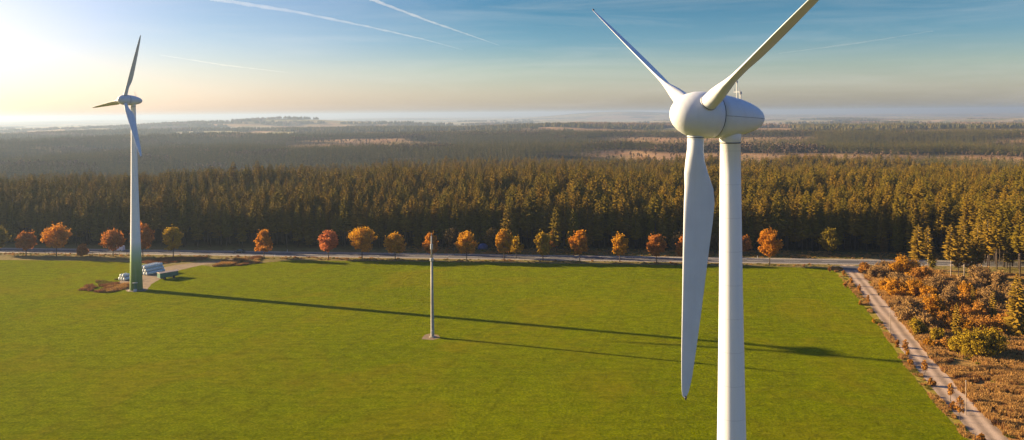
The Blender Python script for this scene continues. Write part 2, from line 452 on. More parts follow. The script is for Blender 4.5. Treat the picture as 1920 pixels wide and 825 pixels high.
def make_terrain():
    az = np.radians(np.concatenate([np.linspace(-180, -45, 28)[:-1], np.linspace(-45, 45, 520), np.linspace(45, 180, 28)[1:-1]]))
    rs = np.concatenate([[1.0], np.linspace(30, 440, 42), np.geomspace(450, 22000, 420), [30000, 45000]])
    A, R = np.meshgrid(az, rs)
    X = R * np.sin(A); Y = R * np.cos(A); Z = height(X, Y)
    h, f = cover(X, Y)
    u, v = road_uv(X, Y)
    verge = 1 / (1 + np.exp((v - 24) / 2.0)) * (R < 440)
    n1, n0 = X.shape[0], X.shape[1]
    V = np.stack([X.ravel(), Y.ravel(), Z.ravel()], 1)
    idx = np.arange(n1 * n0).reshape(n1, n0)
    a = idx[:-1, :]; b = np.roll(idx, -1, 1)[:-1, :]; c = np.roll(idx, -1, 1)[1:, :]; d = idx[1:, :]
    Fq = np.stack([a.ravel(), d.ravel(), c.ravel(), b.ravel()], 1)
    me = mesh_from('terrain', V, Fq, M['terrain'], smooth=True)
    att = me.color_attributes.new('cover', 'FLOAT_COLOR', 'POINT')
    colr = np.stack([h.ravel(), f.ravel(), verge.ravel(), np.ones(h.size)], 1).astype(np.float32)
    att.data.foreach_set('color', colr.ravel())
    tag(link('terrain', me), kind='structure')
make_terrain()

def sheet(name, pts, z, mat, kind='structure', follow=True, jag=0.0, sub=4.0, seed=1):
    """flat patch that follows the terrain; its rim is broken up by noise"""
    P = []
    for i in range(len(pts)):
        p = np.array(pts[i]); q = np.array(pts[(i + 1) % len(pts)])
        n = max(1, int(np.linalg.norm(q - p) / sub))
        for k in range(n): P.append(p + (q - p) * k / n)
    P = np.array(P)
    if jag:
        P = P + jag * 2 * np.stack([vnoise(P[:, 0] / 3.1, P[:, 1] / 3.1, seed) - 0.5, vnoise(P[:, 0] / 3.1, P[:, 1] / 3.1, seed + 7) - 0.5], 1)
    import bmesh
    bm = bmesh.new()
    vs = [bm.verts.new((p[0], p[1], z)) for p in P]
    bm.faces.new(vs)
    bmesh.ops.triangulate(bm, faces=bm.faces[:])
    me = bpy.data.meshes.new(name); bm.to_mesh(me); bm.free(); me.materials.append(mat)
    if me.polygons[0].normal.z < 0: me.flip_normals()
    o = link(name, me); tag(o, kind=kind); return o

def strip(name, path, w0, w1, z, mat, jag=0.0, seed=3):
    """ribbon along path, from offset w0 to w1 (left positive)"""
    P = np.array(path); v = []; f = []
    for i in range(len(P)):
        d = P[min(i + 1, len(P) - 1)] - P[max(i - 1, 0)]; d = d / np.linalg.norm(d); n = np.array([-d[1], d[0]])
        j0 = jag * (vnoise(P[i, 0] / 2.3, P[i, 1] / 2.3, seed) - 0.5) * 2; j1 = jag * (vnoise(P[i, 0] / 2.3, P[i, 1] / 2.3, seed + 5) - 0.5) * 2
        a = P[i] + n * (w0 + j0); b = P[i] + n * (w1 + j1)
        v += [(a[0], a[1], z), (b[0], b[1], z)]
    for i in range(len(P) - 1): f.append((2 * i, 2 * i + 2, 2 * i + 3, 2 * i + 1))
    me = mesh_from(name, v, f, mat)
    if me.polygons[0].normal.z < 0: me.flip_normals()
    o = link(name, me); tag(o, kind='structure'); return o

def dens(path, step):
    P = np.array(path); out = []
    for i in range(len(P) - 1):
        n = max(1, int(np.linalg.norm(P[i + 1] - P[i]) / step))
        for k in range(n): out.append(P[i] + (P[i + 1] - P[i]) * k / n)
    out.append(P[-1]); return np.array(out)

# the meadow sheet: top edge along the verge, right edge along the farm track
top = [(-500, 486), (-200, 486), (60, 488), (150, 489), (232, 491), (262, 494), (300, 498), (345, 506), (372, 496), (400, 501), (440, 499), (482, 494), (545, 488), (640, 489), (760, 490), (960, 493), (1200, 496), (1450, 500), (1556, 503)]
rgt = [(1568, 511), (1600, 548), (1640, 600), (1700, 690), (1760, 765), (1818, 828), (1900, 915)]
poly = [gp(*p) for p in top] + [gp(*p) for p in rgt]
# the sheet covers the flat part only; nearer than 132 m the ground sinks, so it goes on as a second, sloping sheet
poly_far = [p for p in poly if p[1] > 134]
xr = poly_far[-1][0]
sheet('field', poly_far + [(xr, 133.0), (-420, 133.0), (-420, poly_far[0][1])], 0.012, M['field'], jag=0.5, sub=2.0)
def near_field():
    xs = np.linspace(-420, xr, 60); ys = np.linspace(-150, 133, 60)
    X, Y = np.meshgrid(xs, ys); 
    V = np.stack([X.ravel(), Y.ravel(), (height(X, Y) + 0.012 + np.clip((133 - Y) / 20, 0, 1) * 0.12).ravel()], 1)
    i = np.arange(X.size).reshape(X.shape)
    Fq = np.stack([i[:-1, :-1].ravel(), i[:-1, 1:].ravel(), i[1:, 1:].ravel(), i[1:, :-1].ravel()], 1)
    tag(link('near_field', mesh_from('near_field', V, Fq, M['field'], True)), kind='structure')
near_field()

# road
def rpt(u, v): return RD0 + rd * u + rn * v
L0, L1 = -420, 620
cl = dens([rpt(L0, 0), rpt(L1, 0)], 20.0)
RW = 8.4
strip('road_shoulder', dens([rpt(L0, 0), rpt(L1, 0)], 3.0), -1.3, RW + 2.2, 0.006, M['shoulder'], jag=0.5)
strip('road', cl, 0, RW, 0.012, M['asphalt'])
edge = MB()
def rect_uv(mb, u0_, u1_, v0_, v1_, z):
    b = len(mb.v)
    for (u_, v_) in ((u0_, v0_), (u1_, v0_), (u1_, v1_), (u0_, v1_)):
        p = rpt(u_, v_); mb.v.append(Vector((p[0], p[1], z)))
    mb.f.append((b, b + 1, b + 2, b + 3))
for vv in (0.35, RW - 0.55):
    rect_uv(edge, L0, L1, vv, vv + 0.28, 0.017)
u = L0
while u < L1:
    rect_uv(edge, u, u + 6.0, RW / 2 - 0.12, RW / 2 + 0.12, 0.017); u += 14.0
tag(edge.build('road_markings', M['paint']), kind='structure')

# farm track
trk = [gp(1588, 497), gp(1595, 503), gp(1614, 530), gp(1640, 561), gp(1665, 594), gp(1695, 633), gp(1722, 669), gp(1785, 742), gp(1861, 825), gp(1945, 915)]
trk = dens(trk, 1.5)
td = np.array(gp(1861, 825)) - np.array(gp(1595, 505)); td = td / np.linalg.norm(td)
o_ = gp(1700, 642)
strip('track', trk, -2.7, 2.85, 0.016, track_mat(td[0], td[1], o_[0], o_[1]), jag=0.25)
sheet('track_junction', [gp(1556, 498.5), gp(1650, 499.5), gp(1640, 502), gp(1622, 507), gp(1578, 507), gp(1568, 503)], 0.020, M['asphalt'], jag=0.2, sub=1.5)

# rough grass ground right of the track
sheet('heath_ground', [gp(1560, 500), gp(1640, 500), gp(1740, 504), gp(2050, 520), gp(2300, 700), gp(2400, 1000), gp(1980, 915), gp(1905, 915), gp(1820, 828), gp(1762, 765), gp(1700, 690), gp(1642, 602), gp(1600, 548), gp(1565, 508)], 0.008, M['dry'], jag=0.6, sub=2.0)

M['verge'] = simple('verge_ground', (0.26, 0.20, 0.035), 1.0, 0.7, 0.45, 0.15, spec=0.0)
sheet('verge_ground', [gp(1560, 501), gp(1585, 503), gp(1612, 535), gp(1655, 594), gp(1712, 669), gp(1775, 742), gp(1848, 825), gp(1930, 915), gp(1900, 915), gp(1820, 828), gp(1762, 765), gp(1700, 690), gp(1642, 602), gp(1600, 548), gp(1565, 508)], 0.0105, M['verge'], jag=0.5, sub=1.5)

# gravel pad and access path of the far turbine
sheet('gravel_pad', [gp(222, 533), gp(226, 524), gp(252, 514), gp(300, 502), gp(345, 495), gp(400, 489), gp(470, 482), gp(474, 483.5), gp(428, 490.5), gp(385, 496), gp(345, 504), gp(326, 511), gp(296, 526), gp(284, 533), gp(274, 546), gp(238, 547)], 0.018, M['gravel'], jag=0.5, sub=1.5)
sheet('bare_earth', [gp(790, 636), gp(796, 628), gp(808, 625), gp(822, 628), gp(826, 634), gp(812, 638)], 0.020, M['gravel'], jag=0.5, sub=0.8)

# ------------------------------------------------------------------ haze
hz = NT('haze_air'); hz.t.nodes.clear(); ho = hz.n('ShaderNodeOutputMaterial')
pv = hz.n('ShaderNodeVolumePrincipled'); pv.inputs['Color'].default_value = (0.36, 0.47, 0.62, 1)
pv.inputs['Density'].default_value = 1.05e-4; pv.inputs['Anisotropy'].default_value = 0.35
hz.l(pv.outputs[0], ho.inputs['Volume'])
hb = MB().box((0, 0, (-215 + 94) / 2), (92000, 92000, 309))
ho_ = hb.build('haze', hz.m); tag(ho_, 'pale haze lying over the far hills and plain', 'haze', kind='stuff')

# ------------------------------------------------------------------ wind turbines
AIR = [(0.0, 0.0), (0.02, 0.22), (0.08, 0.40), (0.2, 0.52), (0.35, 0.5), (0.55, 0.36), (0.78, 0.16), (1.0, 0.01), (0.78, -0.07), (0.55, -0.18), (0.35, -0.32), (0.2, -0.38), (0.08, -0.30), (0.02, -0.16)]
def blade_mesh(L, hub, rad, chord_dir, thick_dir, tan, ax):
    r_ = [1.5, 2.0, 2.7, 3.5, 4.5, 5.6, 6.7, 8.2, 10.5, 13, 15.5, 18, 20, 21.0, 21.35, 21.5]
    c_ = [1.25, 1.25, 1.25, 1.42, 1.80, 2.15, 2.30, 2.20, 1.95, 1.68, 1.40, 1.10, 0.80, 0.55, 0.36, 0.12]
    le = [.625, .625, .625, .64, .66, .68, .70, .68, .64, .58, .52, .46, .38, .32, .26, .14]
    th = [1.25, 1.25, 1.22, 1.10, .90, .72, .60, .50, .40, .32, .25, .18, .12, .08, .05, .02]
    v = []; f = []; n = 28
    for i, r in enumerate(r_):
        rr_ = r * L / 21.5 if r > 3 else r
        w = min(1, max(0, (r - 2.7) / 3.2)); w = w * w * (3 - 2 * w)
        tw = radians(13) * (1 - min(1, r / 12)) ** 1.5
        cd = chord_dir * cos(tw) + thick_dir * sin(tw); tdv = thick_dir * cos(tw) - chord_dir * sin(tw)
        for k in range(n):
            a = 2 * pi * k / n
            cx_, cy_ = -cos(a) * c_[i] / 2, sin(a) * th[i] / 2       # round root
            # airfoil: k runs round from the leading edge
            t = (1 - cos(a)) / 2; s = 1 if a <= pi else -1
            yt = 2.6 * (0.2969 * math.sqrt(max(t, 0)) - 0.126 * t - 0.3516 * t * t + 0.2843 * t ** 3 - 0.1036 * t ** 4)
            ax_ = -le[i] + t * c_[i]; ay_ = s * yt * th[i] * 1.9 * (0.62 if s > 0 else 0.38)
            X = cx_ * (1 - w) + ax_ * w; Y = cy_ * (1 - w) + ay_ * w
            v.append(hub + rad * rr_ + cd * X + tdv * Y)
    for i in range(len(r_) - 1):
        for k in range(n): f.append((i * n + k, i * n + (k + 1) % n, (i + 1) * n + (k + 1) % n, (i + 1) * n + k))
    f.append(tuple(range(n))); f.append(tuple((len(r_) - 1) * n + k for k in range(n))[::-1])
    return v, f

def turbine(loc, hubz, yaw, phi, L, label):
    root = empty('wind_turbine', loc)
    tag(root, label, 'wind turbine', 'wind turbines in the meadow')
    tilt = 0.063
    n = Vector((-cos(yaw) * cos(tilt), -sin(yaw) * cos(tilt), sin(tilt)))
    uh = Vector((sin(yaw), -cos(yaw), 0)); up = n.cross(uh)
    if up.z < 0: up = -up
    nh = Vector((n.x, n.y, 0)).normalized()
    hub = Vector((0, 0, hubz)) + nh * 3.05
    # tower: seam rings and a concrete foot
    H = hubz - 1.25
    prof = [(0, 2.06), (0.35, 2.06), (3, 1.98), (8, 1.83), (16, 1.62), (26, 1.38), (36, 1.17), (44, 1.02), (52, 0.89), (H - 3.5, 0.80), (H - 0.9, 0.775), (H - 0.88, 0.81), (H - 0.5, 0.83), (H + 0.35, 0.86)]
    tw = MB().lathe((0, 0, 0), (0, 0, 1), prof, 64).build('tower', M['tower'], root, smooth=True)
    MB().tube([(0, 0, H - 1.0), (0, 0, H - 0.93)], 0.815, 48).build('seam', M['dark'], tw, smooth=False)
    MB().lathe((0, 0, 0), (0, 0, 1), [(-0.3, 2.6), (0.12, 2.6), (0.16, 2.5), (0.161, 2.07)], 40).build('foundation', M['concrete'], root)
    # door, small canopy over it and steps, on the side towards the sunlit field
    da = radians(-72)
    dd = Vector((cos(da), sin(da), 0)); ds = Vector((-sin(da), cos(da), 0))
    MB().box(dd * 2.03 + Vector((0, 0, 1.75)), (0.16, 0.95, 2.1), da, 0.03).build('door', M['trailer'], tw)
    MB().box(dd * 2.5 + Vector((0, 0, 2.95)), (1.0, 1.6, 0.14), da, 0.04).build('door_canopy', M['steel'], tw)
    st = MB()
    for k in range(3): st.box(dd * (2.35 + 0.3 * k) + Vector((0, 0, 0.55 - 0.2 * k)), (0.3, 1.1, 0.5 - 0.1 * k), da)
    st.build('steps', M['steel'], root)
    # spinner, dark gap, nacelle
    sp_ = [(-1.38, 1.5), (-1.38, 1.74), (-0.9, 1.79), (-0.3, 1.80), (0.3, 1.74), (0.85, 1.58), (1.3, 1.36), (1.65, 1.10), (1.9, 0.82), (2.06, 0.52), (2.13, 0.25), (2.15, 0.0)]
    spn = MB().lathe(hub, n, sp_, 72).build('spinner', M['turbine'], root, smooth=True)
    MB().lathe(hub, n, [(-1.5, 1.55), (-1.5, 1.70), (-1.36, 1.70), (-1.36, 1.55)], 64).build('rotor_gap', M['dark'], root)
    nc = [(-6.12, 0.0), (-6.1, 0.2), (-6.0, 0.42), (-5.75, 0.68), (-5.3, 0.95), (-4.6, 1.22), (-3.7, 1.46), (-2.8, 1.62), (-2.0, 1.71), (-1.47, 1.74), (-1.47, 1.5)]
    nac = MB().lathe(hub, n, nc, 72).build('nacelle', M['turbine'], root, smooth=True)
    # panel joint: a thin dark strip lying round the nacelle at hub level
    js = []
    for k, (s, r) in enumerate(nc[2:-1]): js.append(hub + n * s + (uh) * (r + 0.004))
    MB().tube(js, 0.014, 6).build('panel_joint', M['dark'], nac)
    js = [hub + n * s + (-uh) * (r + 0.004) for s, r in nc[2:-1]]
    MB().tube(js, 0.014, 6).build('panel_joint', M['dark'], nac)
    mp_ = hub + n * (-3.6) + up * 1.42
    an = MB().tube([mp_, mp_ + Vector((0, 0, 1.25))], 0.035, 8)
    an.tube([mp_ + Vector((0, 0, 0.55)) - uh * 0.35, mp_ + Vector((0, 0, 0.55)) + uh * 0.35], 0.025, 6)
    for s in (-0.35, 0.35): an.tube([mp_ + Vector((0, 0, 0.5)) + uh * s, mp_ + Vector((0, 0, 0.85)) + uh * s], 0.03, 6)
    an.lathe(mp_ + Vector((0, 0, 1.25)), (0, 0, 1), [(0, 0.05), (0.02, 0.09), (0.16, 0.09), (0.2, 0.03)], 12)
    q = mp_ - n * 0.35 + Vector((0, 0, -0.12)); an.tube([q, q + Vector((0, 0, 0.5))], 0.05, 8)
    an.lathe(q + Vector((0, 0, 0.5)), (0, 0, 1), [(0, 0.07), (0.03, 0.1), (0.22, 0.1), (0.25, 0.02)], 12)
    an.build('anemometer', M['steel'], nac)
    beta = radians(22)
    for k in range(3):
        ph = phi + k * 2 * pi / 3
        rad = uh * sin(ph) + up * cos(ph); tan = uh * cos(ph) - up * sin(ph)
        ch = -n * cos(beta) - tan * sin(beta); tk = rad.cross(ch).normalized()
        v, f = blade_mesh(L, hub, rad, ch, tk, tan, n)
        b = link('blade', mesh_from('blade', v, f, M['turbine'], True), root)
        MB().lathe(hub, rad, [(1.3, 0.66), (1.72, 0.66), (1.72, 0.60)], 40).build('root_collar', M['turbine'], b, smooth=False)
        MB().lathe(hub, rad, [(1.72, 0.50), (1.722, 0.645), (1.78, 0.645), (1.782, 0.50)], 40).build('root_seal', M['dark'], b)
        tp = hub + rad * (L - 0.12)
        MB().lathe(tp, rad, [(0, 0.07), (0.12, 0.12), (0.3, 0.05)], 10).build('tip_receptor', M['dark'], b)
    return root

yn = 0.358
tz = float(height(17.0, 60.25))
turbine((17.0, 60.25, tz), 58.75 - tz, yn, 1.031, 21.5, 'huge white wind turbine close to the camera, its tower cut off by the lower edge')
FT = (-128.2, 262.0)
turbine((FT[0], FT[1], 0), 64.6, 0.905, 0.419, 23.0, 'smaller distant white wind turbine with green banded foot standing in the meadow on the left')

# measuring mast in the middle of the meadow
mx_, my_ = gp(811, 632)
mr = empty('measuring_mast', (mx_, my_, 0)); tag(mr, 'slender pale pole standing alone in the middle of the meadow', 'mast')
MB().lathe((0, 0, 0), (0, 0, 1), [(0.15, 0.52), (0.3, 0.49), (10, 0.39), (20.3, 0.30)], 20).build('lower_pole', M['mast'], mr, smooth=True)
MB().lathe((0, 0, 0), (0, 0, 1), [(-0.2, 0.95), (0.14, 0.95), (0.2, 0.85)], 20).build('foundation', M['concrete'], mr)
MB().lathe((0, 0, 0), (0, 0, 1), [(20.1, 0.42), (20.2, 0.5), (20.9, 0.5), (21.0, 0.25)], 20).build('collar', M['steel'], mr)
MB().lathe((0, 0, 0), (0, 0, 1), [(21.0, 0.22), (24.0, 0.20), (26.8, 0.16)], 16).build('upper_pole', M['mast'], mr, smooth=True)
MB().lathe((0, 0, 0), (0, 0, 1), [(23.2, 0.20), (23.3, 0.36), (24.6, 0.36), (24.7, 0.20)], 16).build('sensor_box', M['steel'], mr)
MB().tube([(0, 0, 26.75), (0, 0, 27.6)], 0.05, 8).build('rod', M['steel'], mr)
cb = MB().box((0.0, -0.75, 1.4), (0.5, 0.35, 1.0), 0, 0.04); cb.build('cabinet', M['steel'], mr)

# ------------------------------------------------------------------ foliage builders
def rand_dirs(n, g):
    d = g.normal(size=(n, 3)); return d / np.linalg.norm(d, axis=1)[:, None]

def leaf_quads(C, N, size, g, aspect=1.0):
    """quads centred on C, facing N, random spin"""
    n = len(C); a = rand_dirs(n, g)
    X = np.cross(N, a); X /= np.linalg.norm(X, axis=1)[:, None] + 1e-9; Y = np.cross(N, X)
    s = (size * g.uniform(0.6, 1.3, n))[:, None] / 2
    V = np.stack([C - X * s - Y * s * aspect * .7, C + X * s * .6 - Y * s * aspect, C + X * s + Y * s * aspect * .8, C - X * s * .7 + Y * s * aspect], 1).reshape(-1, 3)
    Fq = np.arange(4 * n).reshape(n, 4)
    return V, Fq

def crown_mesh(name, h0, h1, R, nclump, nleaf, leaf, mat, g, shape='round', lean=0.0, aspect=1.0, gap=0.0):
    """uneven crown between heights h0 and h1"""
    H = h1 - h0; cs = []; tries = 0
    while len(cs) < nclump and tries < 4000:
        tries += 1
        t = g.uniform(0.0, 1.0)
        prof = {'round': math.sin(pi * min(1, (0.10 + 0.86 * t))) ** 0.6, 'cone': (1 - t) ** 0.75 * 0.95 + 0.12, 'egg': math.sin(pi * (0.08 + 0.88 * t ** 0.85)) ** 0.7, 'low': math.sqrt(max(0, 1 - t * t))}[shape]
        a = g.uniform(0, 2 * pi); rr_ = R * prof * math.sqrt(g.uniform(0.1, 1.0)) * 0.86
        p = np.array([rr_ * cos(a) + lean * t, rr_ * sin(a), h0 + H * (0.06 + 0.86 * t)])
        if all(np.linalg.norm((p - q) / np.array([1, 1, 1.1])) > R * 0.2 for q in cs): cs.append(p)
    Cs, Ns = [], []
    per = nleaf // max(1, len(cs))
    for c in cs:
        rc = R * g.uniform(0.17, 0.34)
        d = rand_dirs(per, g); rad = rc * g.uniform(0.35, 1.0, per)[:, None] ** 0.6
        C = c + d * rad * np.array([1, 1, 0.8])
        # part of the leaves sits along twigs that run out of the clump
        nr_ = per // 2; nrays = max(5, per // 18)
        base_ = np.array([c[0] * 0.35, c[1] * 0.35, h0 + (c[2] - h0) * 0.45])
        ends = c + rand_dirs(nrays, g) * rc * g.uniform(0.8, 1.75, nrays)[:, None] * np.array([1, 1, 0.9]) + np.array([0, 0, rc * 0.35])
        ri = g.integers(0, nrays, nr_); tt = g.uniform(0.35, 1.0, nr_)[:, None] ** 0.8
        C[:nr_] = base_ * (1 - tt) + ends[ri] * tt + g.normal(0, 0.10 * rc + 0.03, (nr_, 3))
        C[:, 2] = np.maximum(C[:, 2], h0 * 0.9 + 0.05)
        N = d + rand_dirs(per, g) * 0.9 + np.array([0, 0, 0.3]); N /= np.linalg.norm(N, axis=1)[:, None]
        Cs.append(C); Ns.append(N)
    V, Fq = leaf_quads(np.concatenate(Cs), np.concatenate(Ns), leaf, g, aspect)
    return mesh_from(name, V, Fq, mat), cs

def trunk_mesh(name, h0, h1, r, cs, mat, g, lean=0.0):
    mb = MB()
    top_ = h0 + (h1 - h0) * 0.8
    pts = [(0, 0, -0.1), (0.02, 0, h0 * 0.5), (g.uniform(-.1, .1), g.uniform(-.1, .1), h0), (lean * .5 + g.uniform(-.2, .2), g.uniform(-.2, .2), (h0 + top_) / 2), (lean * .9, 0, top_)]
    mb.tube(pts, [r * 1.35, r, r * 0.85, r * 0.55, r * 0.15], 8)
    for c in cs[:14]:
        zb = h0 + (c[2] - h0) * 0.35; b = Vector((0, 0, zb)); e = Vector(c)
        mid = b.lerp(e, 0.5) + Vector((0, 0, 0.12 * (e - b).length))
        mb.tube([b, mid, e], [r * 0.42, r * 0.25, r * 0.08], 5, cap=False)
    return mb.mesh(name, mat, True)

def broadleaf(loc, h, w, mat, label, group, name='roadside_tree', cat='tree', clear=0.26, shape='round', seed=0, leaf=0.42, nleaf=5200, lean=0.0, trunk_r=0.17):
    g = np.random.default_rng(seed)
    root = empty(name, loc, g.uniform(0, 6.28)); tag(root, label, cat, group)
    me, cs = crown_mesh('crown', h * clear, h, w / 2, 46, nleaf, leaf, mat, g, shape, lean)
    link('crown', me, root)
    link('trunk', trunk_mesh('trunk', h * clear, h, trunk_r, cs, M['bark'], g, lean), root)
    return root

def conifer_meshes(h, R, cb, g, dense=1.0, levels=None, needle='needle', lowpoly=False):
    """spruce: whorls of drooping sprays round a straight tapering trunk"""
    C = []; F_ = []; nv = 0; V = []
    lv = levels or int(h * (1 - cb) / 0.55)
    for i in range(lv):
        t = i / (lv - 1); z = h * (cb + (1 - cb) * (t ** 0.93)) * 0.985
        r = R * (1 - t) ** 0.52 * g.uniform(0.8, 1.12) * min(1.0, 0.55 + t * 4) + 0.12
        nb = max(4, int((4 + 5 * (1 - t)) * dense)); a0 = g.uniform(0, 6.28)
        for k in range(nb):
            a = a0 + 2 * pi * k / nb + g.normal(0, 0.25); L = r * g.uniform(0.7, 1.18)
            d = np.array([cos(a), sin(a), 0]); s = np.array([-sin(a), cos(a), 0])
            droop = -0.28 * L * (1 - t * 1.4); w = 0.42 * L + 0.2
            b = np.array([0, 0, z]) + d * 0.08
            m_ = b + d * L * 0.55 + np.array([0, 0, droop * 0.35]); e = b + d * L + np.array([0, 0, droop * 0.8])
            # two half sprays folded along the branch like a roof
            dz = np.array([0, 0, -0.22 * w - 0.12])
            V += [b, m_ + s * w * .6 + dz, e, m_ - s * w * .6 + dz, m_ + np.array([0, 0, 0.05])]
            F_ += [(nv, nv + 1, nv + 4), (nv + 1, nv + 2, nv + 4), (nv + 2, nv + 3, nv + 4), (nv + 3, nv, nv + 4)]; nv += 5
            if not lowpoly:
                for sgn in (-1, 1):        # side twiglets that fray the outline
                    q = b + d * L * g.uniform(0.45, 0.95) + np.array([0, 0, droop * 0.6]); e2 = q + (d * 0.5 + s * sgn * 0.8) * L * 0.34 + np.array([0, 0, -0.2])
                    ww = np.array([0, 0, -0.28 - 0.05 * L]); V += [q, e2, q + ww + d * 0.15]; F_ += [(nv, nv + 1, nv + 2)]; nv += 3
    # leader
    V += [np.array([0.14, 0, h * 0.95]), np.array([-0.1, 0.1, h * 0.95]), np.array([0, 0, h]), np.array([-0.05, -0.14, h * 0.95])]
    F_ += [(nv, nv + 1, nv + 2), (nv + 1, nv + 3, nv + 2), (nv + 3, nv, nv + 2)]
    crown = mesh_from('crown', V, F_, M[needle])
    mb = MB().tube([(0, 0, -0.2), (0, 0, h * 0.3), (0, 0, h * 0.7), (0, 0, h * 0.96)], [h * 0.0115, h * 0.009, h * 0.005, h * 0.001], 7)
    if not lowpoly:
        for i in range(int(26 * cb + 4)):       # dead lower branches
            z = h * cb * g.uniform(0.25, 1.05); a = g.uniform(0, 6.28); L = R * g.uniform(0.3, 0.8)
            mb.tube([(0, 0, z), (cos(a) * L, sin(a) * L, z - 0.15 * L)], [0.035, 0.012], 3, cap=False)
    return crown, mb

# ------------------------------------------------------------------ roadside trees
c_or = lambda n, a, b, c: leaf_mat(n, a, b, c, trans=0.45, nscale=0.5, var=0.3)
LM = {
 'orange': c_or('orange_leaves', (0.46, 0.175, 0.012), (0.60, 0.27, 0.016), (0.52, 0.20, 0.02)),
 'rust': c_or('rust_leaves', (0.38, 0.14, 0.022), (0.52, 0.205, 0.03), (0.44, 0.155, 0.02)),
 'pink': c_or('reddish_leaves', (0.44, 0.145, 0.045), (0.58, 0.20, 0.06), (0.50, 0.16, 0.05)),
 'gold': c_or('golden_leaves', (0.48, 0.23, 0.010), (0.62, 0.32, 0.014), (0.54, 0.25, 0.016)),
 'yellow': c_or('yellow_leaves', (0.36, 0.23, 0.012), (0.50, 0.32, 0.014), (0.42, 0.25, 0.016)),
 'olive': c_or('olive_leaves', (0.19, 0.145, 0.012), (0.30, 0.21, 0.014), (0.24, 0.17, 0.016)),
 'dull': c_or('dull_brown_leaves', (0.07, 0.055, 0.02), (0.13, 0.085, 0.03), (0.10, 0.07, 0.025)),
}
# photo x, top y, base y, crown width px, leaf colour, shape, label
RT = [
 (-2, 427, 478, 34, 'olive', 'round', 'olive green roadside tree cut by the left edge'),
 (49, 434, 479, 38, 'rust', 'round', 'dull rust roadside tree, leftmost whole one beside the road'),
 (106, 421, 480, 50, 'orange', 'round', 'large bright orange roadside tree left of the distant turbine'),
 (155, 457, 481, 22, 'rust', 'low', 'very small dark rust sapling between two roadside trees on the left'),
 (212, 431, 481, 43, 'rust', 'round', 'orange brown roadside tree just left of the distant turbine tower'),
 (268, 421, 481, 44, 'rust', 'egg', 'russet roadside tree partly behind the distant turbine tower'),
 (325, 426, 483, 37, 'yellow', 'round', 'yellow green roadside tree right of the distant turbine'),
 (495, 430, 485, 39, 'orange', 'cone', 'orange roadside tree with pointed crown right of the dark car'),
 (616, 431, 485, 41, 'pink', 'egg', 'reddish egg shaped roadside tree with low crown'),
 (679, 427, 486, 56, 'gold', 'round', 'widest roadside tree, gold orange with two side humps'),
 (741, 438, 487, 42, 'gold', 'round', 'golden roadside tree just left of the slender pole'),
 (808, 438, 488, 32, 'orange', 'round', 'orange roadside tree directly behind the slender pole'),
 (875, 434, 489, 41, 'gold', 'round', 'bright golden roadside tree just right of the slender pole'),
 (945, 430, 489, 36, 'gold', 'egg', 'tall gold roadside tree with a smaller yellow tree at its right side'),
 (968, 442, 484, 28, 'yellow', 'round', 'small yellow tree touching the right side of a tall gold one'),
 (1018, 437, 490, 34, 'yellow', 'round', 'yellow brown roadside tree beside a slim orange tree across the road'),
 (1087, 430, 491, 37, 'orange', 'egg', 'tall copper orange roadside tree with low crown in mid picture'),
 (1162, 440, 491, 35, 'gold', 'egg', 'narrow golden roadside tree with slightly leaning trunk'),
 (1231, 440, 492, 37, 'rust', 'round', 'flat topped rust orange roadside tree left of the hanging blade'),
 (1283, 445, 493, 34, 'rust', 'round', 'rust roadside tree hidden behind the hanging blade'),
 (1443, 426, 498, 46, 'orange', 'egg', 'large copper roadside tree just right of the near tower'),
]
for i, (px, yt, yb, w, c, shp, lab) in enumerate(RT):
    x, y = gp(px, yb); s = F / y; h = (yb - yt) / s * 1.02
    broadleaf((x, y, 0), h, w / s * 1.0, LM[c], lab, 'autumn trees along the near side of the road', seed=100 + i, shape=shp, leaf=0.46,
              clear=0.26 if shp != 'low' else 0.12, nleaf=5600 if w > 30 else 2500, lean=0.0, trunk_r=0.18 if w > 30 else 0.1)
# trees beyond the road
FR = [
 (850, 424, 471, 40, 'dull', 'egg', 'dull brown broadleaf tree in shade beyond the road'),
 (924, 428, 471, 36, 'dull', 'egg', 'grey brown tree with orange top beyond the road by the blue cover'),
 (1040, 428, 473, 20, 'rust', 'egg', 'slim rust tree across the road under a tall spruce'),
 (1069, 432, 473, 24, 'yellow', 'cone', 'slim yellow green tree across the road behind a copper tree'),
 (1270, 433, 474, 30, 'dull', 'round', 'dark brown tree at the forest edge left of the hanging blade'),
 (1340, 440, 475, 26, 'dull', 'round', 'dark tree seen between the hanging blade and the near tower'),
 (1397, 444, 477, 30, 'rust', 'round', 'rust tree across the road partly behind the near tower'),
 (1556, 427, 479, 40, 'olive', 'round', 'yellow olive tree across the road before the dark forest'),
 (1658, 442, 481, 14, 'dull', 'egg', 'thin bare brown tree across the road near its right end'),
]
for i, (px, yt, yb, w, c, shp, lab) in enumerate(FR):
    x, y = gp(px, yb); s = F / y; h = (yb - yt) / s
    broadleaf((x, y, 0), h, w / s, LM[c], lab, 'broadleaf trees beyond the road', seed=200 + i, shape=shp, leaf=0.42, clear=0.2, nleaf=3800)

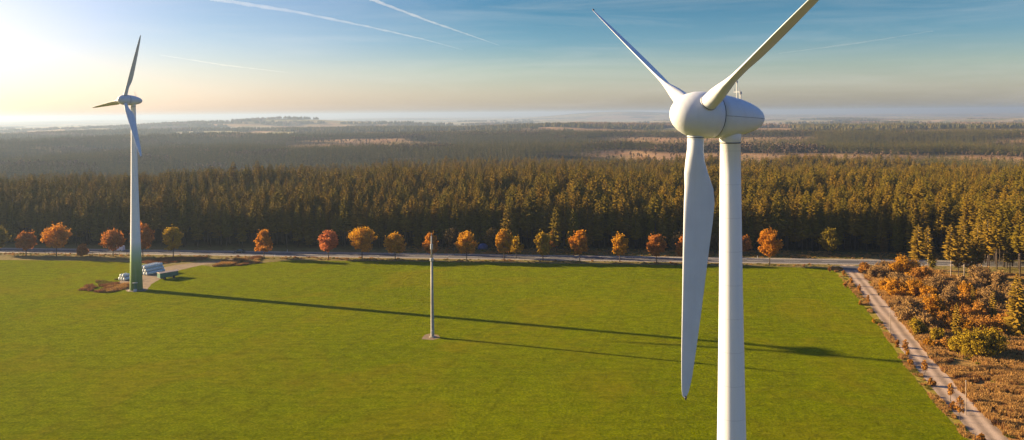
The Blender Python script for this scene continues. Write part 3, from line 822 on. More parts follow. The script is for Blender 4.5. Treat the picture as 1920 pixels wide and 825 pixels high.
# ------------------------------------------------------------------ forest
g = np.random.default_rng(11)
PROTO = []
for k in range(9):
    h = [20, 23, 18, 22, 25, 19, 21, 24, 17][k]; cb = [0.42, 0.36, 0.30, 0.45, 0.34, 0.40, 0.28, 0.38, 0.22][k]
    cr, tmb = conifer_meshes(h, h * 0.15 * g.uniform(0.95, 1.2), cb, g)
    PROTO.append((cr, tmb.mesh('trunk', M['bark'], True), h))
EDGE = []
for k in range(4):
    h = [19, 22, 16, 20][k]; cb = [0.10, 0.2, 0.06, 0.14][k]
    cr, tmb = conifer_meshes(h, h * 0.17, cb, g, needle='needle')
    EDGE.append((cr, tmb.mesh('trunk', M['bark'], True), h))
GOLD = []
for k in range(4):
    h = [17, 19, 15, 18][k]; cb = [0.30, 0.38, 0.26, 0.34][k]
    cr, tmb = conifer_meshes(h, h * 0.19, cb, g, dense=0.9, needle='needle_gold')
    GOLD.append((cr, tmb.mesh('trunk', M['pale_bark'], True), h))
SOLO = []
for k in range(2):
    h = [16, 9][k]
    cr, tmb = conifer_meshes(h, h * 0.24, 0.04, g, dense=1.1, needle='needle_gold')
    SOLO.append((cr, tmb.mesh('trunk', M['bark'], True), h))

def spruce(proto, x, y, s, rz, label, group, z=None, name='spruce_tree', sx=1.0):
    r = empty(name, (x, y, float(height(x, y)) if z is None else z), rz); r.scale = (s * sx, s * sx, s)
    tag(r, label, 'spruce', group)
    link('crown', proto[0], r); link('trunk', proto[1], r)
    return r

# boundary of the forest on the camera's side, as distance beyond the near road edge
def edge_v(u_):
    uu_ = [-500, 40, 150, 170, 300, 352, 366, 500]
    vv_ = [19, 19, 21, 27, 27, 27, 22, 16]
    return np.interp(u_, uu_, vv_)
XMAX_ROAD = float(road_uv(*gp(1700, 490))[0])

def in_right_wood(x, y):
    """the wood that comes down on the right side of the road's end"""
    b = [gp(1842, 498), gp(1846, 520), gp(1885, 555), gp(1925, 575), gp(2100, 600), gp(2600, 640)]
    bx = np.array([p[0] for p in b]); by = np.array([p[1] for p in b])
    yb = np.interp(x, bx, by, left=1e9, right=by[-1])
    return y > yb

# candidate lattice near zone
pts = []
sp = 5.3
u_ = np.arange(-480, 800, sp)
for row in range(160):
    v_ = row * sp * 0.88
    uu_ = u_ + (row % 2) * sp / 2 + g.uniform(-1.25, 1.25, len(u_)); vv_ = edge_v(uu_) + v_ + g.uniform(-1.2, 1.2, len(u_))
    for a, b in zip(uu_, vv_):
        p = rpt(a, b); pts.append((p[0], p[1], row))
# the wood on the right, this side of the road line
for a in np.arange(150, 330, 4.6):
    for b in np.arange(210, 330, 4.6):
        x = a + g.uniform(-1.4, 1.4); y = b + g.uniform(-1.4, 1.4)
        ru, rv = road_uv(x, y)
        if in_right_wood(x, y) and rv < edge_v(ru): pts.append((x, y, 1))
pts = np.array(pts)
r_ = np.hypot(pts[:, 0], pts[:, 1]); az_ = np.degrees(np.arctan2(pts[:, 0], pts[:, 1]))
keep = (np.abs(az_) < 40) & (r_ < 900)
ru, rv = road_uv(pts[:, 0], pts[:, 1])
hh, ff = cover(pts[:, 0], pts[:, 1])
keep &= ~((hh > 0.5) | (ff > 0.5))
# small gaps inside the wood
gap = vnoise(pts[:, 0] / 16, pts[:, 1] / 12, 77, 3)
keep &= ~((gap > 0.74) & (pts[:, 2] > 0))
# keep the road's continuation free only where it can be seen
keep &= ~((rv > -3) & (rv < RW + 5) & (ru < XMAX_ROAD + 6))
pts = pts[keep]; r_ = r_[keep]; az_ = az_[keep]
vis = (az_ > -34.2) & (az_ < 34.2)
order = np.argsort(np.where(vis & (pts[:, 2] < 4), pts[:, 2] * 60 + r_, 1e9))
ind = order[:258]
rest = np.setdiff1d(np.arange(len(pts)), ind)
ORD = ['first', 'second', 'third', 'fourth', 'fifth', 'sixth', 'seventh', 'eighth', 'ninth', 'tenth', 'eleventh', 'twelfth'] + ['thirteenth', 'fourteenth', 'fifteenth', 'sixteenth', 'seventeenth', 'eighteenth', 'nineteenth', 'twentieth'] + ['%d-th' % q for q in range(21, 60)]
LAND = [(20, 'at the far left edge'), (106, 'behind the big orange tree on the left'), (180, 'left of the distant turbine'), (300, 'right of the distant turbine'), (390, 'left of the dark car'), (495, 'behind the pointed orange tree'), (560, 'right of the pointed orange tree'), (616, 'behind the reddish roadside tree'), (679, 'behind the widest gold tree'), (741, 'left of the slender pole'), (808, 'behind the slender pole'),
        (875, 'right of the slender pole'), (945, 'behind the paired gold trees'), (1018, 'behind the yellow brown tree'), (1087, 'behind the tall copper tree'), (1162, 'behind the narrow leaning gold tree'), (1231, 'left of the hanging blade'), (1310, 'behind the hanging blade'), (1380, 'behind the near tower'), (1443, 'behind the large copper tree'), (1500, 'left of the olive tree'), (1556, 'behind the yellow olive tree'), (1620, 'behind the track junction'), (1690, 'behind the right end of the road'), (1790, 'behind the golden spruces'), (1890, 'at the far right edge')]
def land_of(x, y):
    px = PX + F * x / y
    return min(LAND, key=lambda q: abs(q[0] - px))[1]
ind = sorted(ind, key=lambda j: (pts[j][2], pts[j][0] / pts[j][1]))
seen_ = {}
for j in ind:
    x, y, row = pts[j]
    fr = row < 1
    if fr and g.uniform() < 0.4: pr = EDGE[g.integers(4)]
    else: pr = PROTO[g.integers(9)]
    s = g.uniform(0.86, 1.14) * (0.94 if fr else 1.0)
    if x > 150 and y < 285:
        seen_['w'] = seen_.get('w', 0) + 1; lab = 'dark spruce in the shaded wood at the right edge, %s from the left' % ORD[seen_['w'] - 1]
    else:
        rw = ('front', 'second', 'third', 'fourth')[min(3, int(row))]; ky = (rw, land_of(x, y)); seen_[ky] = seen_.get(ky, 0) + 1
        lab = '%s row forest spruce %s, %s from left' % (rw, ky[1], ORD[seen_[ky] - 1])
    spruce(pr, x, y, s, g.uniform(0, 6.28), lab, 'spruces at the forest edge')

# spruces that stand out
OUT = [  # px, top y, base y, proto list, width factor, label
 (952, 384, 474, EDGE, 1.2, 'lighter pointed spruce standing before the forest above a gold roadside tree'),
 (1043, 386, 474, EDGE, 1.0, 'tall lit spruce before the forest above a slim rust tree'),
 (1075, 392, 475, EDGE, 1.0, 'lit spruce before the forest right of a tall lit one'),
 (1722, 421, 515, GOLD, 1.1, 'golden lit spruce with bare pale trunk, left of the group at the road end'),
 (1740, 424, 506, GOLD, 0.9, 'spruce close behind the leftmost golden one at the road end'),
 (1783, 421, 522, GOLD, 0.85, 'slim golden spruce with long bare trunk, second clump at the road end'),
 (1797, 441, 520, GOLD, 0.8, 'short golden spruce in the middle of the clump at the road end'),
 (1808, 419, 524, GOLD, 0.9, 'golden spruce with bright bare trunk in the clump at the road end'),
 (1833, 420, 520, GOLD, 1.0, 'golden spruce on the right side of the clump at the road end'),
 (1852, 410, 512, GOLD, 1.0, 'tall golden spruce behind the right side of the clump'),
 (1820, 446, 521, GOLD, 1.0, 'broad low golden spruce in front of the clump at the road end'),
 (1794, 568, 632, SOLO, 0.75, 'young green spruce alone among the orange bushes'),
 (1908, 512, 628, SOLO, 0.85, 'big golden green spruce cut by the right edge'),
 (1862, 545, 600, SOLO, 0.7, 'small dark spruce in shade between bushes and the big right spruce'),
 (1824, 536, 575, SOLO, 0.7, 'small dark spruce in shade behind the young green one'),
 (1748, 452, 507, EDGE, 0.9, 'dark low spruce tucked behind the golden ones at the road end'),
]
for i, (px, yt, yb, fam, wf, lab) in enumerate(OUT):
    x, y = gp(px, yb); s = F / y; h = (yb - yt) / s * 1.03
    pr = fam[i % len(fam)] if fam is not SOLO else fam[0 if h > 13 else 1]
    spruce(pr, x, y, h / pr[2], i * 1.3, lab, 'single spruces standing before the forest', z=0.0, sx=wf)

# ---- instanced masses
def scatter(name, P, scl, rot, idx, protos, label=None, cat=None, group=None, tilt=None):
    me = bpy.data.meshes.new(name); me.vertices.add(len(P))
    me.vertices.foreach_set('co', np.asarray(P, np.float32).ravel())
    for nm, arr, ty in (('scl', scl, 'FLOAT'), ('rot', rot, 'FLOAT'), ('idx', idx, 'INT')):
        a = me.attributes.new(nm, ty, 'POINT'); a.data.foreach_set('value', np.asarray(arr, np.int32 if ty == 'INT' else np.float32))
    o = link(name, me); tag(o, label, cat, group, 'stuff')
    col = bpy.data.collections.new(name + '_kinds')
    for k, pm in enumerate(protos):
        col.objects.link(bpy.data.objects.new('%s_kind_%02d' % (name, k), pm))
    ng = bpy.data.node_groups.new(name, 'GeometryNodeTree')
    ng.interface.new_socket('Geometry', in_out='INPUT', socket_type='NodeSocketGeometry')
    ng.interface.new_socket('Geometry', in_out='OUTPUT', socket_type='NodeSocketGeometry')
    N = ng.nodes; gi = N.new('NodeGroupInput'); go = N.new('NodeGroupOutput'); ip = N.new('GeometryNodeInstanceOnPoints')
    ci = N.new('GeometryNodeCollectionInfo'); ci.inputs['Collection'].default_value = col
    ci.inputs['Separate Children'].default_value = True; ci.inputs['Reset Children'].default_value = True
    def na(nm, ty):
        a = N.new('GeometryNodeInputNamedAttribute'); a.data_type = ty; a.inputs[0].default_value = nm; return a.outputs[0]
    cmb = N.new('ShaderNodeCombineXYZ'); ng.links.new(na('rot', 'FLOAT'), cmb.inputs[2])
    e2r = N.new('FunctionNodeEulerToRotation'); ng.links.new(cmb.outputs[0], e2r.inputs[0])
    ng.links.new(gi.outputs[0], ip.inputs['Points']); ng.links.new(ci.outputs[0], ip.inputs['Instance'])
    ip.inputs['Pick Instance'].default_value = True
    ng.links.new(na('idx', 'INT'), ip.inputs['Instance Index'])
    ng.links.new(e2r.outputs[0], ip.inputs['Rotation']); ng.links.new(na('scl', 'FLOAT'), ip.inputs['Scale'])
    ng.links.new(ip.outputs[0], go.inputs[0])
    md = o.modifiers.new('scatter', 'NODES'); md.node_group = ng
    return o

def merge(ms, name):
    """one mesh of several (crown + trunk) for the masses"""
    V = []; Fc = []; mats = []; fm = []
    for me, off, sc_ in ms:
        b = len(V)
        V += [tuple(np.array(v.co) * sc_ + np.array(off)) for v in me.vertices]
        if me.materials[0] not in mats: mats.append(me.materials[0])
        mi = mats.index(me.materials[0])
        for p in me.polygons: Fc.append([b + q for q in p.vertices]); fm.append(mi)
    return mesh_from(name, V, Fc, mats, fmat=fm)
FP = [merge([(c, (0, 0, 0), 1), (t, (0, 0, 0), 1)], 'forest_spruce') for c, t, h in PROTO]
FPB = []
for k in range(3):
    me, cs = crown_mesh('brown_tree', 5, [15, 13, 17][k], 3.6, 16, 900, 0.75, M['brown_far'], g, 'egg'); FPB.append(me)
P3 = pts[rest]
bn = vnoise(P3[:, 0] / 60, P3[:, 1] / 35, 91, 3)
isb = (bn > 0.70) & (P3[:, 2] > 12)
idx = np.where(isb, 9 + g.integers(0, 3, len(P3)), g.integers(0, 9, len(P3)))
hv = 0.94 + 0.55 * (vnoise(P3[:, 0] / 45, P3[:, 1] / 45, 5, 3) - 0.5)
scatter('spruce_forest', np.stack([P3[:, 0], P3[:, 1], height(P3[:, 0], P3[:, 1])], 1), hv * g.uniform(0.84, 1.12, len(P3)), g.uniform(0, 6.28, len(P3)), idx, FP + FPB,
        'dense dark spruce forest stretching back behind the road', 'forest')

# mid-distance wood: low-poly spruces
LP = []
for k in range(5):
    cr, tm = conifer_meshes([19, 22, 17, 21, 20][k], 3.1, 0.18, g, dense=0.75, levels=11, needle='needle_far', lowpoly=True); LP.append(cr)
LPB = []
for k in range(3):
    me, cs = crown_mesh('brown_tree', 2, [14, 12, 15][k], 3.8, 9, 130, 1.8, M['brown_far'], g, 'egg'); LPB.append(me)
def ring_pts(r0_, r1_, cell, seed, az=38):
    gg = np.random.default_rng(seed); x = np.arange(-r1_, r1_, cell); y = np.arange(0, r1_, cell)
    X, Y = np.meshgrid(x, y); X = X + gg.uniform(-.42, .42, X.shape) * cell; Y = Y + gg.uniform(-.42, .42, Y.shape) * cell
    X = X.ravel(); Y = Y.ravel(); R = np.hypot(X, Y); A = np.degrees(np.arctan2(X, Y))
    k = (R > r0_) & (R <= r1_) & (np.abs(A) < az); return X[k], Y[k]
X, Y = ring_pts(900, 2300, 6.2, 5)
hh, ff = cover(X, Y); th = g.uniform(0.25, 0.75, len(X)); k = (hh < th) & (ff < th); 
sparse = (hh >= th) & (g.uniform(size=len(X)) < 0.10)
k2 = k | sparse
Xs, Ys = X[k2], Y[k2]; sps = sparse[k2]
bn = vnoise(Xs / 150, Ys / 70, 91, 4)
idx = np.where(sps | (bn + g.uniform(-.05, .05, len(Xs)) > 0.66), 5 + g.integers(0, 3, len(Xs)), g.integers(0, 5, len(Xs)))
scatter('distant_woods', np.stack([Xs, Ys, height(Xs, Ys)], 1), g.uniform(0.75, 1.15, len(Xs)) * np.where(sps, 0.55, 1.0), g.uniform(0, 6.28, len(Xs)), idx, LP + LPB,
        'hazy woods covering the middle distance hills', 'woods')
# far woods: clumps of crowns
def clump(mat, seed, n=15, W=26):
    gg = np.random.default_rng(seed); V = []; Fc = []
    for i in range(n):
        x, y = gg.uniform(-W / 2, W / 2, 2); h = gg.uniform(13, 21); r = gg.uniform(3.2, 4.6); b = len(V)
        ns = 6
        for j in range(ns): V.append((x + r * cos(j * 2 * pi / ns), y + r * sin(j * 2 * pi / ns), h * 0.12))
        for j in range(ns): V.append((x + r * 0.7 * cos((j + .5) * 2 * pi / ns), y + r * 0.7 * sin((j + .5) * 2 * pi / ns), h * gg.uniform(0.45, 0.6)))
        V.append((x, y, h))
        for j in range(ns):
            k_ = (j + 1) % ns; Fc += [(b + j, b + k_, b + ns + j), (b + k_, b + ns + k_, b + ns + j), (b + ns + j, b + ns + k_, b + 2 * ns)]
    return mesh_from('far_clump', V, Fc, mat)
CL = [clump(M['needle_far'], 300 + k) for k in range(4)] + [clump(M['brown_far'], 320 + k) for k in range(2)]
PX_, S_ = [], []
for r0_, r1_, cell, sc_ in ((2300, 4600, 24, 1.0), (4600, 9500, 42, 1.05)):
    X, Y = ring_pts(r0_, r1_, cell, int(r0_)); hh, ff = cover(X, Y)
    k = (hh < 0.5) & (ff < 0.5)
    if r0_ > 4000: k &= vnoise(X / 600, Y / 260, 40, 4) > 0.46
    PX_.append(np.stack([X[k], Y[k], height(X[k], Y[k])], 1)); S_.append(np.full(k.sum(), sc_))
PF = np.concatenate(PX_); SF = np.concatenate(S_)
bn = vnoise(PF[:, 0] / 400, PF[:, 1] / 160, 61, 4)
scatter('far_woods', PF, SF * g.uniform(0.75, 1.1, len(PF)), g.uniform(0, 6.28, len(PF)), np.where(bn > 0.62, 4 + g.integers(0, 2, len(PF)), g.integers(0, 4, len(PF))), CL,
        'blue hazy woods near the horizon', 'woods')

# ------------------------------------------------------------------ bushes
def bush(px, pyb, w, hpx, mat, label, group='autumn bushes right of the farm track', bare=False, seed=0, name='bush', cat='bush'):
    gg = np.random.default_rng(seed)
    x, y = gp(px, pyb); s = F / y; R = w / s / 2; h = hpx / s
    y += R * 0.3
    root = empty(name, (x, y, 0), gg.uniform(0, 6.28)); tag(root, label, cat, group)
    n = int(np.clip(900 * (R * h), 500, 9000))
    me, cs = crown_mesh('foliage', 0.1, h, R, int(np.clip(8 + R * 2.2, 6, 30)), n, 0.30 if not bare else 0.16, mat, gg, 'low', aspect=1.0 if not bare else 3.5)
    link('foliage', me, root)
    mb = MB()
    for c in cs: mb.tube([(gg.uniform(-.3, .3), gg.uniform(-.3, .3), -0.05), Vector(c) * 0.5 + Vector((0, 0, 0.1)), Vector(c)], [0.05, 0.035, 0.012], 4, cap=False)
    if bare:
        for c in cs:
            for q in range(7):
                d = rand_dirs(1, gg)[0]; d[2] = abs(d[2]); mb.tube([Vector(c) * 0.7, Vector(c) + Vector(d) * R * 0.35], [0.03, 0.01], 3, cap=False)
    link('stems', mb.mesh('stems', M['bark'], True), root)
LM['bare'] = leaf_mat('bare_twigs', (0.22, 0.13, 0.045), (0.34, 0.20, 0.065), (0.27, 0.15, 0.05), trans=0.1)
LM['amber'] = leaf_mat('amber_bush_leaves', (0.38, 0.18, 0.012), (0.52, 0.25, 0.015), (0.44, 0.19, 0.014), trans=0.3)
LM['green'] = leaf_mat('green_gold_bush_leaves', (0.24, 0.165, 0.012), (0.38, 0.25, 0.014), (0.30, 0.19, 0.014), trans=0.3)
LM['fox'] = leaf_mat('foxy_bush_leaves', (0.34, 0.155, 0.025), (0.46, 0.215, 0.032), (0.38, 0.165, 0.028), trans=0.3)
BU = [ # px, base y, width, height, colour, bare, label
 (1622, 514, 26, 20, 'fox', 0, 'small foxy red bush at the right corner of the track junction'),
 (1645, 522, 34, 18, 'bare', 1, 'low bare brown thicket right of the foxy bush at the junction'),
 (1672, 520, 30, 20, 'bare', 1, 'grey brown thicket below the road end'),
 (1700, 524, 52, 42, 'amber', 0, 'large amber bush against the end of the road'),
 (1668, 548, 34, 22, 'amber', 0, 'low amber bush right of the track, beyond the pale pole'),
 (1690, 556, 46, 30, 'amber', 0, 'amber bush below the large one at the road end'),
 (1735, 535, 40, 34, 'fox', 0, 'reddish bush under the leftmost golden spruce'),
 (1722, 560, 44, 34, 'amber', 0, 'amber bush in the middle of the thicket by the golden spruce'),
 (1765, 556, 56, 34, 'bare', 1, 'wide dark bare thicket below the golden spruce clump'),
 (1803, 548, 36, 30, 'bare', 1, 'bare thicket at the foot of the golden spruce clump'),
 (1845, 548, 56, 46, 'bare', 1, 'tall pale brown bare thicket right of the golden clump'),
 (1882, 556, 44, 44, 'bare', 1, 'bare purple brown thicket beside the dark wood'),
 (1742, 586, 40, 30, 'bare', 1, 'bare rounded bush in the middle of the heath'),
 (1712, 606, 54, 42, 'bare', 1, 'large rounded bare bush close to the track'),
 (1756, 600, 50, 42, 'amber', 0, 'big domed amber bush behind the round yellow one'),
 (1781, 588, 44, 42, 'bare', 1, 'pale bare bush between the domed amber bush and young spruce'),
 (1815, 592, 52, 38, 'fox', 0, 'foxy orange bush right of the young spruce'),
 (1838, 600, 44, 30, 'fox', 0, 'low foxy bush further right of the young spruce'),
 (1722, 629, 34, 26, 'green', 0, 'round yellow bush beside the track'),
 (1762, 641, 30, 22, 'green', 0, 'small round golden bush in front of the young spruce'),
 (1742, 652, 26, 14, 'amber', 0, 'low amber tuft bush in front of the round yellow one'),
 (1832, 668, 72, 42, 'green', 0, 'wide green gold bush at the edge of the heath, left half'),
 (1866, 668, 66, 46, 'green', 0, 'tall green gold bush at the edge of the heath, right half'),
 (1803, 660, 38, 26, 'green', 0, 'green gold bush left of the wide one'),
 (1850, 625, 70, 20, 'fox', 0, 'long low foxy thicket behind the green gold bushes'),
 (1684, 534, 40, 20, 'bare', 1, 'bare scrub between the road end amber bush and the track'),
 (1707, 545, 36, 26, 'bare', 1, 'tawny scrub among the amber bushes left of the reddish bush'),
 (1785, 572, 48, 32, 'bare', 1, 'dark tawny scrub in the middle of the thicket above the young spruce'),
 (1745, 568, 40, 28, 'amber', 0, 'amber bush left of the dark tawny scrub above the young spruce'),
 (1820, 566, 46, 32, 'amber', 0, 'amber brown bush below the wide bare thicket on the right'),
 (1858, 578, 50, 34, 'bare', 1, 'shaded bare scrub near the small dark spruce on the right'),
 (1690, 580, 34, 18, 'bare', 1, 'low bare scrub right of the track opposite the first pole'),
 (1775, 618, 40, 30, 'fox', 0, 'foxy bush just left of the young spruce'),
 (1806, 622, 40, 26, 'amber', 0, 'amber bush just right of the young spruce'),
 (1740, 618, 40, 26, 'bare', 1, 'bare bush between the round yellow bush and the domed amber one'),
 (1900, 580, 50, 40, 'bare', 1, 'shaded purple brown scrub at the right edge behind the big spruce'),
 (1778, 655, 34, 14, 'fox', 0, 'low tawny tuft bush left of the green gold bushes'),
 (1890, 615, 40, 22, 'fox', 0, 'foxy thicket under the big right spruce'),
 (1660, 502, 26, 8, 'bare', 1, 'low brown scrub along the end of the road'),
]
for i, (px, yb, w, hpx, c, br, lab) in enumerate(BU):
    bush(px, yb, w * 1.12, hpx, LM[c], lab, bare=bool(br), seed=400 + i)
# shrubs and saplings along the track verge; they throw the shadows across the track
SH = [
 (1565, 510, 10, 14, 'fox', 'small orange shrub at the upper right corner of the meadow'),
 (1594, 539, 13, 12, 'fox', 'orange shrub on the track verge, second from the junction'),
 (1622, 572, 10, 8, 'amber', 'pale amber shrub on the track verge above the first pole'),
 (1648, 606, 10, 10, 'amber', 'amber shrub on the track verge left of the first pole'),
 (1692, 651, 14, 18, 'fox', 'red brown shrub on the verge right below the first pole'),
 (1717, 687, 14, 16, 'fox', 'red shrub on the verge where the long turbine shadow ends'),
 (1757, 724, 20, 18, 'fox', 'wide orange shrub on the verge above the second pole'),
 (1797, 768, 18, 20, 'fox', 'red orange shrub on the verge just left of the second pole'),
 (1850, 826, 20, 16, 'fox', 'orange shrub on the verge at the bottom edge'),
 (1712, 666, 10, 12, 'amber', 'pale shrub on the verge between two red ones'),
]
for i, (px, yb, w, hpx, c, lab) in enumerate(SH):
    bush(px - 9, yb, w * .72, hpx * .78, LM[c], lab, 'shrubs along the verge of the farm track', seed=500 + i, name='verge_shrub', cat='shrub')
# thin saplings
SP = [(1590, 521, 2.8), (1604, 536, 3.0), (1619, 551, 3.2), (1636, 573, 3.4), (1706, 667, 4.2), (1742, 704, 3.6), (1790, 752, 3.8), (1808, 790, 5.0)]
SPL = ['sapling nearest the junction on the track verge', 'second sapling from the junction on the track verge', 'third sapling from the junction on the track verge', 'fourth sapling from the junction on the track verge',
       'taller sapling on the verge between the two pale poles', 'sapling just below the tall one between the poles', 'sapling on the verge above the second pale pole', 'tallest sapling on the verge just below the second pale pole']
for i, ((px, yb, h), lab) in enumerate(zip(SP, SPL)):
    x, y = gp(px - 8, yb)
    broadleaf((x, y, 0), h, h * 0.42, LM['fox'], 'thin orange ' + lab, 'saplings on the track verge', name='sapling', cat='sapling', clear=0.3, shape='egg', seed=560 + i, leaf=0.22, nleaf=420, trunk_r=0.05)

# pale poles beside the track
for (px, yb, yt, lab) in ((1669, 627, 577, 'thin pale pole on the track verge, the farther of two'), (1811, 778, 714, 'thin pale pole on the track verge, the nearer of two')):
    x, y = gp(px, yb); h = (yb - yt) * y / F
    r = empty('marker_pole', (x, y, 0)); tag(r, lab, 'pole', 'poles beside the farm track')
    MB().lathe((0, 0, 0), (0, 0, 1), [(-0.1, 0.085), (h * 0.9, 0.06), (h, 0.055)], 10).build('shaft', M['pale_bark'], r, smooth=True)
    MB().lathe((0, 0, 0), (0, 0, 1), [(h, 0.06), (h + 0.05, 0.085), (h + 0.14, 0.03)], 10).build('cap', M['steel'], r)

# ------------------------------------------------------------------ dry grass, verge growth (stuff)
def tuft(seed, n, h, R, mat, lean=0.5):
    gg = np.random.default_rng(seed); V = []; Fc = []
    for i in range(n):
        a = gg.uniform(0, 6.28); r = R * math.sqrt(gg.uniform(0, 1)); b = np.array([r * cos(a), r * sin(a), 0]); hh_ = h * gg.uniform(0.5, 1.1)
        o2 = gg.uniform(0, 6.28); e = b * 1.3 + np.array([cos(o2), sin(o2), 0]) * hh_ * lean * gg.uniform(0.2, 1) + np.array([0, 0, hh_]); w = np.array([-sin(a + o2), cos(a + o2), 0]) * gg.uniform(0.03, 0.08)
        k = len(V); m_ = (b + e) / 2 + np.array([0, 0, hh_ * 0.12]); V += [b - w, b + w, m_ + w * .8, e, m_ - w * .8]; Fc += [(k, k + 1, k + 2, k + 4), (k + 4, k + 2, k + 3)]
    return mesh_from('tuft', V, Fc, mat)
TM = [leaf_mat('straw_grass', (0.32, 0.18, 0.05), (0.46, 0.26, 0.08), (0.38, 0.20, 0.06), trans=0.3), leaf_mat('brown_heather', (0.20, 0.09, 0.03), (0.31, 0.145, 0.05), (0.24, 0.10, 0.04), trans=0.2), leaf_mat('mossy_grass', (0.13, 0.12, 0.02), (0.20, 0.16, 0.03), (0.16, 0.13, 0.02), trans=0.3)]
TU = [tuft(1, 60, 0.75, 0.5, TM[0]), tuft(2, 60, 0.6, 0.6, TM[0]), tuft(3, 80, 0.6, 0.6, TM[1]), tuft(4, 70, 0.45, 0.6, TM[1]), tuft(5, 60, 0.4, 0.5, TM[2])]
from mathutils.geometry import intersect_point_tri_2d
def inside(P, poly_):
    poly_ = np.array(poly_); x, y = P[:, 0], P[:, 1]; c = np.zeros(len(P), bool); j = len(poly_) - 1
    for i in range(len(poly_)):
        xi, yi = poly_[i]; xj, yj = poly_[j]
        t = ((yi > y) != (yj > y)) & (x < (xj - xi) * (y - yi) / (yj - yi + 1e-12) + xi); c ^= t; j = i
    return c
def track_off(P):
    best = np.full(len(P), 1e9); T = trk
    for q in T:
        d = (P[:, 0] - q[0]) ** 2 + (P[:, 1] - q[1]) ** 2; best = np.minimum(best, d)
    return np.sqrt(best)
def grow(name, poly_, n, idxs, probs_noise, label, cat, smin=0.7, smax=1.3, seed=1, minoff=3.0):
    gg = np.random.default_rng(seed); pl = np.array(poly_); lo = pl.min(0); hi = pl.max(0)
    P = gg.uniform(lo, hi, (n, 2)); P = P[inside(P, pl)]
    if minoff: P = P[track_off(P) > minoff]
    nz_ = vnoise(P[:, 0] / 9, P[:, 1] / 6, seed + 3, 4) + gg.uniform(-0.07, 0.07, len(P))
    q = np.clip(((nz_ - 0.25) / 0.5 * len(idxs)).astype(int), 0, len(idxs) - 1); idx = np.array(idxs)[q]
    cl_ = vnoise(P[:, 0] / 2.6, P[:, 1] / 2.2, seed + 9, 3); k = cl_ > probs_noise
    P = P[k]; idx = idx[k]; cl_ = cl_[k]
    scatter(name, np.stack([P[:, 0], P[:, 1], np.zeros(len(P))], 1), gg.uniform(smin, smax, len(P)) * (0.6 + cl_), gg.uniform(0, 6.28, len(P)), idx, TU, label, cat)
HEATH = [gp(1640, 501), gp(1735, 503), gp(1850, 540), gp(1935, 600), gp(2150, 700), gp(2200, 900), gp(1905, 880), gp(1790, 742), gp(1690, 622), gp(1620, 530)]
grow('heath_grass', HEATH, 60000, [3, 0, 1, 0, 4, 0, 1, 2, 0], 0.42, 'tufted straw and brown heather covering the ground right of the track', 'heath', seed=3)
VERGE = [gp(1558, 500), gp(1585, 503), gp(1655, 597), gp(1716, 672), gp(1780, 745), gp(1850, 826), gp(1905, 880), gp(1885, 890), gp(1818, 828), gp(1760, 765), gp(1700, 690), gp(1640, 600), gp(1600, 548), gp(1566, 510)]
grow('verge_grass', VERGE, 30000, [4, 0, 4, 0, 1], 0.42, 'long dry grass on the verge between meadow and track', 'grass', 0.35, 0.8, seed=8, minoff=3.0)
RV = [tuple(rpt(-300, -1.4)), tuple(rpt(352, -1.4)), tuple(rpt(352, -6)), tuple(rpt(150, -7)), tuple(rpt(0, -7)), tuple(rpt(-300, -8))]
grow('roadside_grass', RV, 16000, [4, 0, 4, 1, 2], 0.35, 'rough grass strip between the meadow and the road', 'grass', 0.4, 0.8, seed=12, minoff=4)
RV2 = [tuple(rpt(150, RW + 2.6)), tuple(rpt(380, RW + 2.6)), tuple(rpt(380, 26)), tuple(rpt(150, 26))]
grow('far_verge_grass', RV2, 9000, [0, 4, 1], 0.35, 'pale dry grass strip between the road and the forest', 'grass', 0.4, 0.8, seed=13, minoff=0)
WEED = [gp(152, 544), gp(175, 531), gp(205, 523), gp(232, 523), gp(244, 532), gp(240, 541), gp(205, 549), gp(175, 547)]
grow('weed_patch', WEED, 900, [4, 3, 2, 4, 3, 1], 0.50, 'dark brown weeds beside the foot of the distant turbine', 'weeds', 0.5, 1.3, seed=14, minoff=0)
WEED2 = [gp(400, 500), gp(420, 489), gp(490, 483), gp(484, 494), gp(440, 499)]
grow('scrub_patch', WEED2, 1300, [4, 3, 1, 4, 2], 0.48, 'brown scrub strip beside the bend of the gravel path', 'scrub', 0.6, 1.5, seed=15, minoff=0)
WEED3 = [gp(262, 492), gp(300, 484), gp(390, 482), gp(380, 488), gp(330, 492), gp(290, 496)]
grow('path_weeds', WEED3, 1100, [2, 3, 4, 2, 4], 0.32, 'dark weeds between the bale stack and the road', 'weeds', 0.6, 1.2, seed=16, minoff=0)

# ------------------------------------------------------------------ wrapped bales, trailer
def bale_mesh():
    mb = MB().lathe((-0.62, 0, 0), (1, 0, 0), [(0, 0.35), (0.0, 0.52), (0.05, 0.58), (0.14, 0.61), (0.62, 0.615), (1.10, 0.61), (1.19, 0.58), (1.24, 0.52), (1.24, 0.35)], 18)
    return mb.mesh('bale', M['wrap'], True)
BM = bale_mesh()
BE = MB().lathe((-0.66, 0, 0), (1, 0, 0), [(0, 0.1), (0.02, 0.34), (0.045, 0.5)], 14).mesh('wrap_fold', M['wrap_end'], True)
first = None
def bale(x, y, z, rz, label, group):
    o = link('wrapped_bale', BM, None, (x, y, z)); o.rotation_euler = (random.uniform(-0.3, 0.3), random.uniform(-.03, .03), rz + random.uniform(-0.04, 0.04))
    s = random.uniform(0.97, 1.03); o.scale = (s, s, s)
    tag(o, label, 'bale', group)
    link('wrap_fold', BE, o)
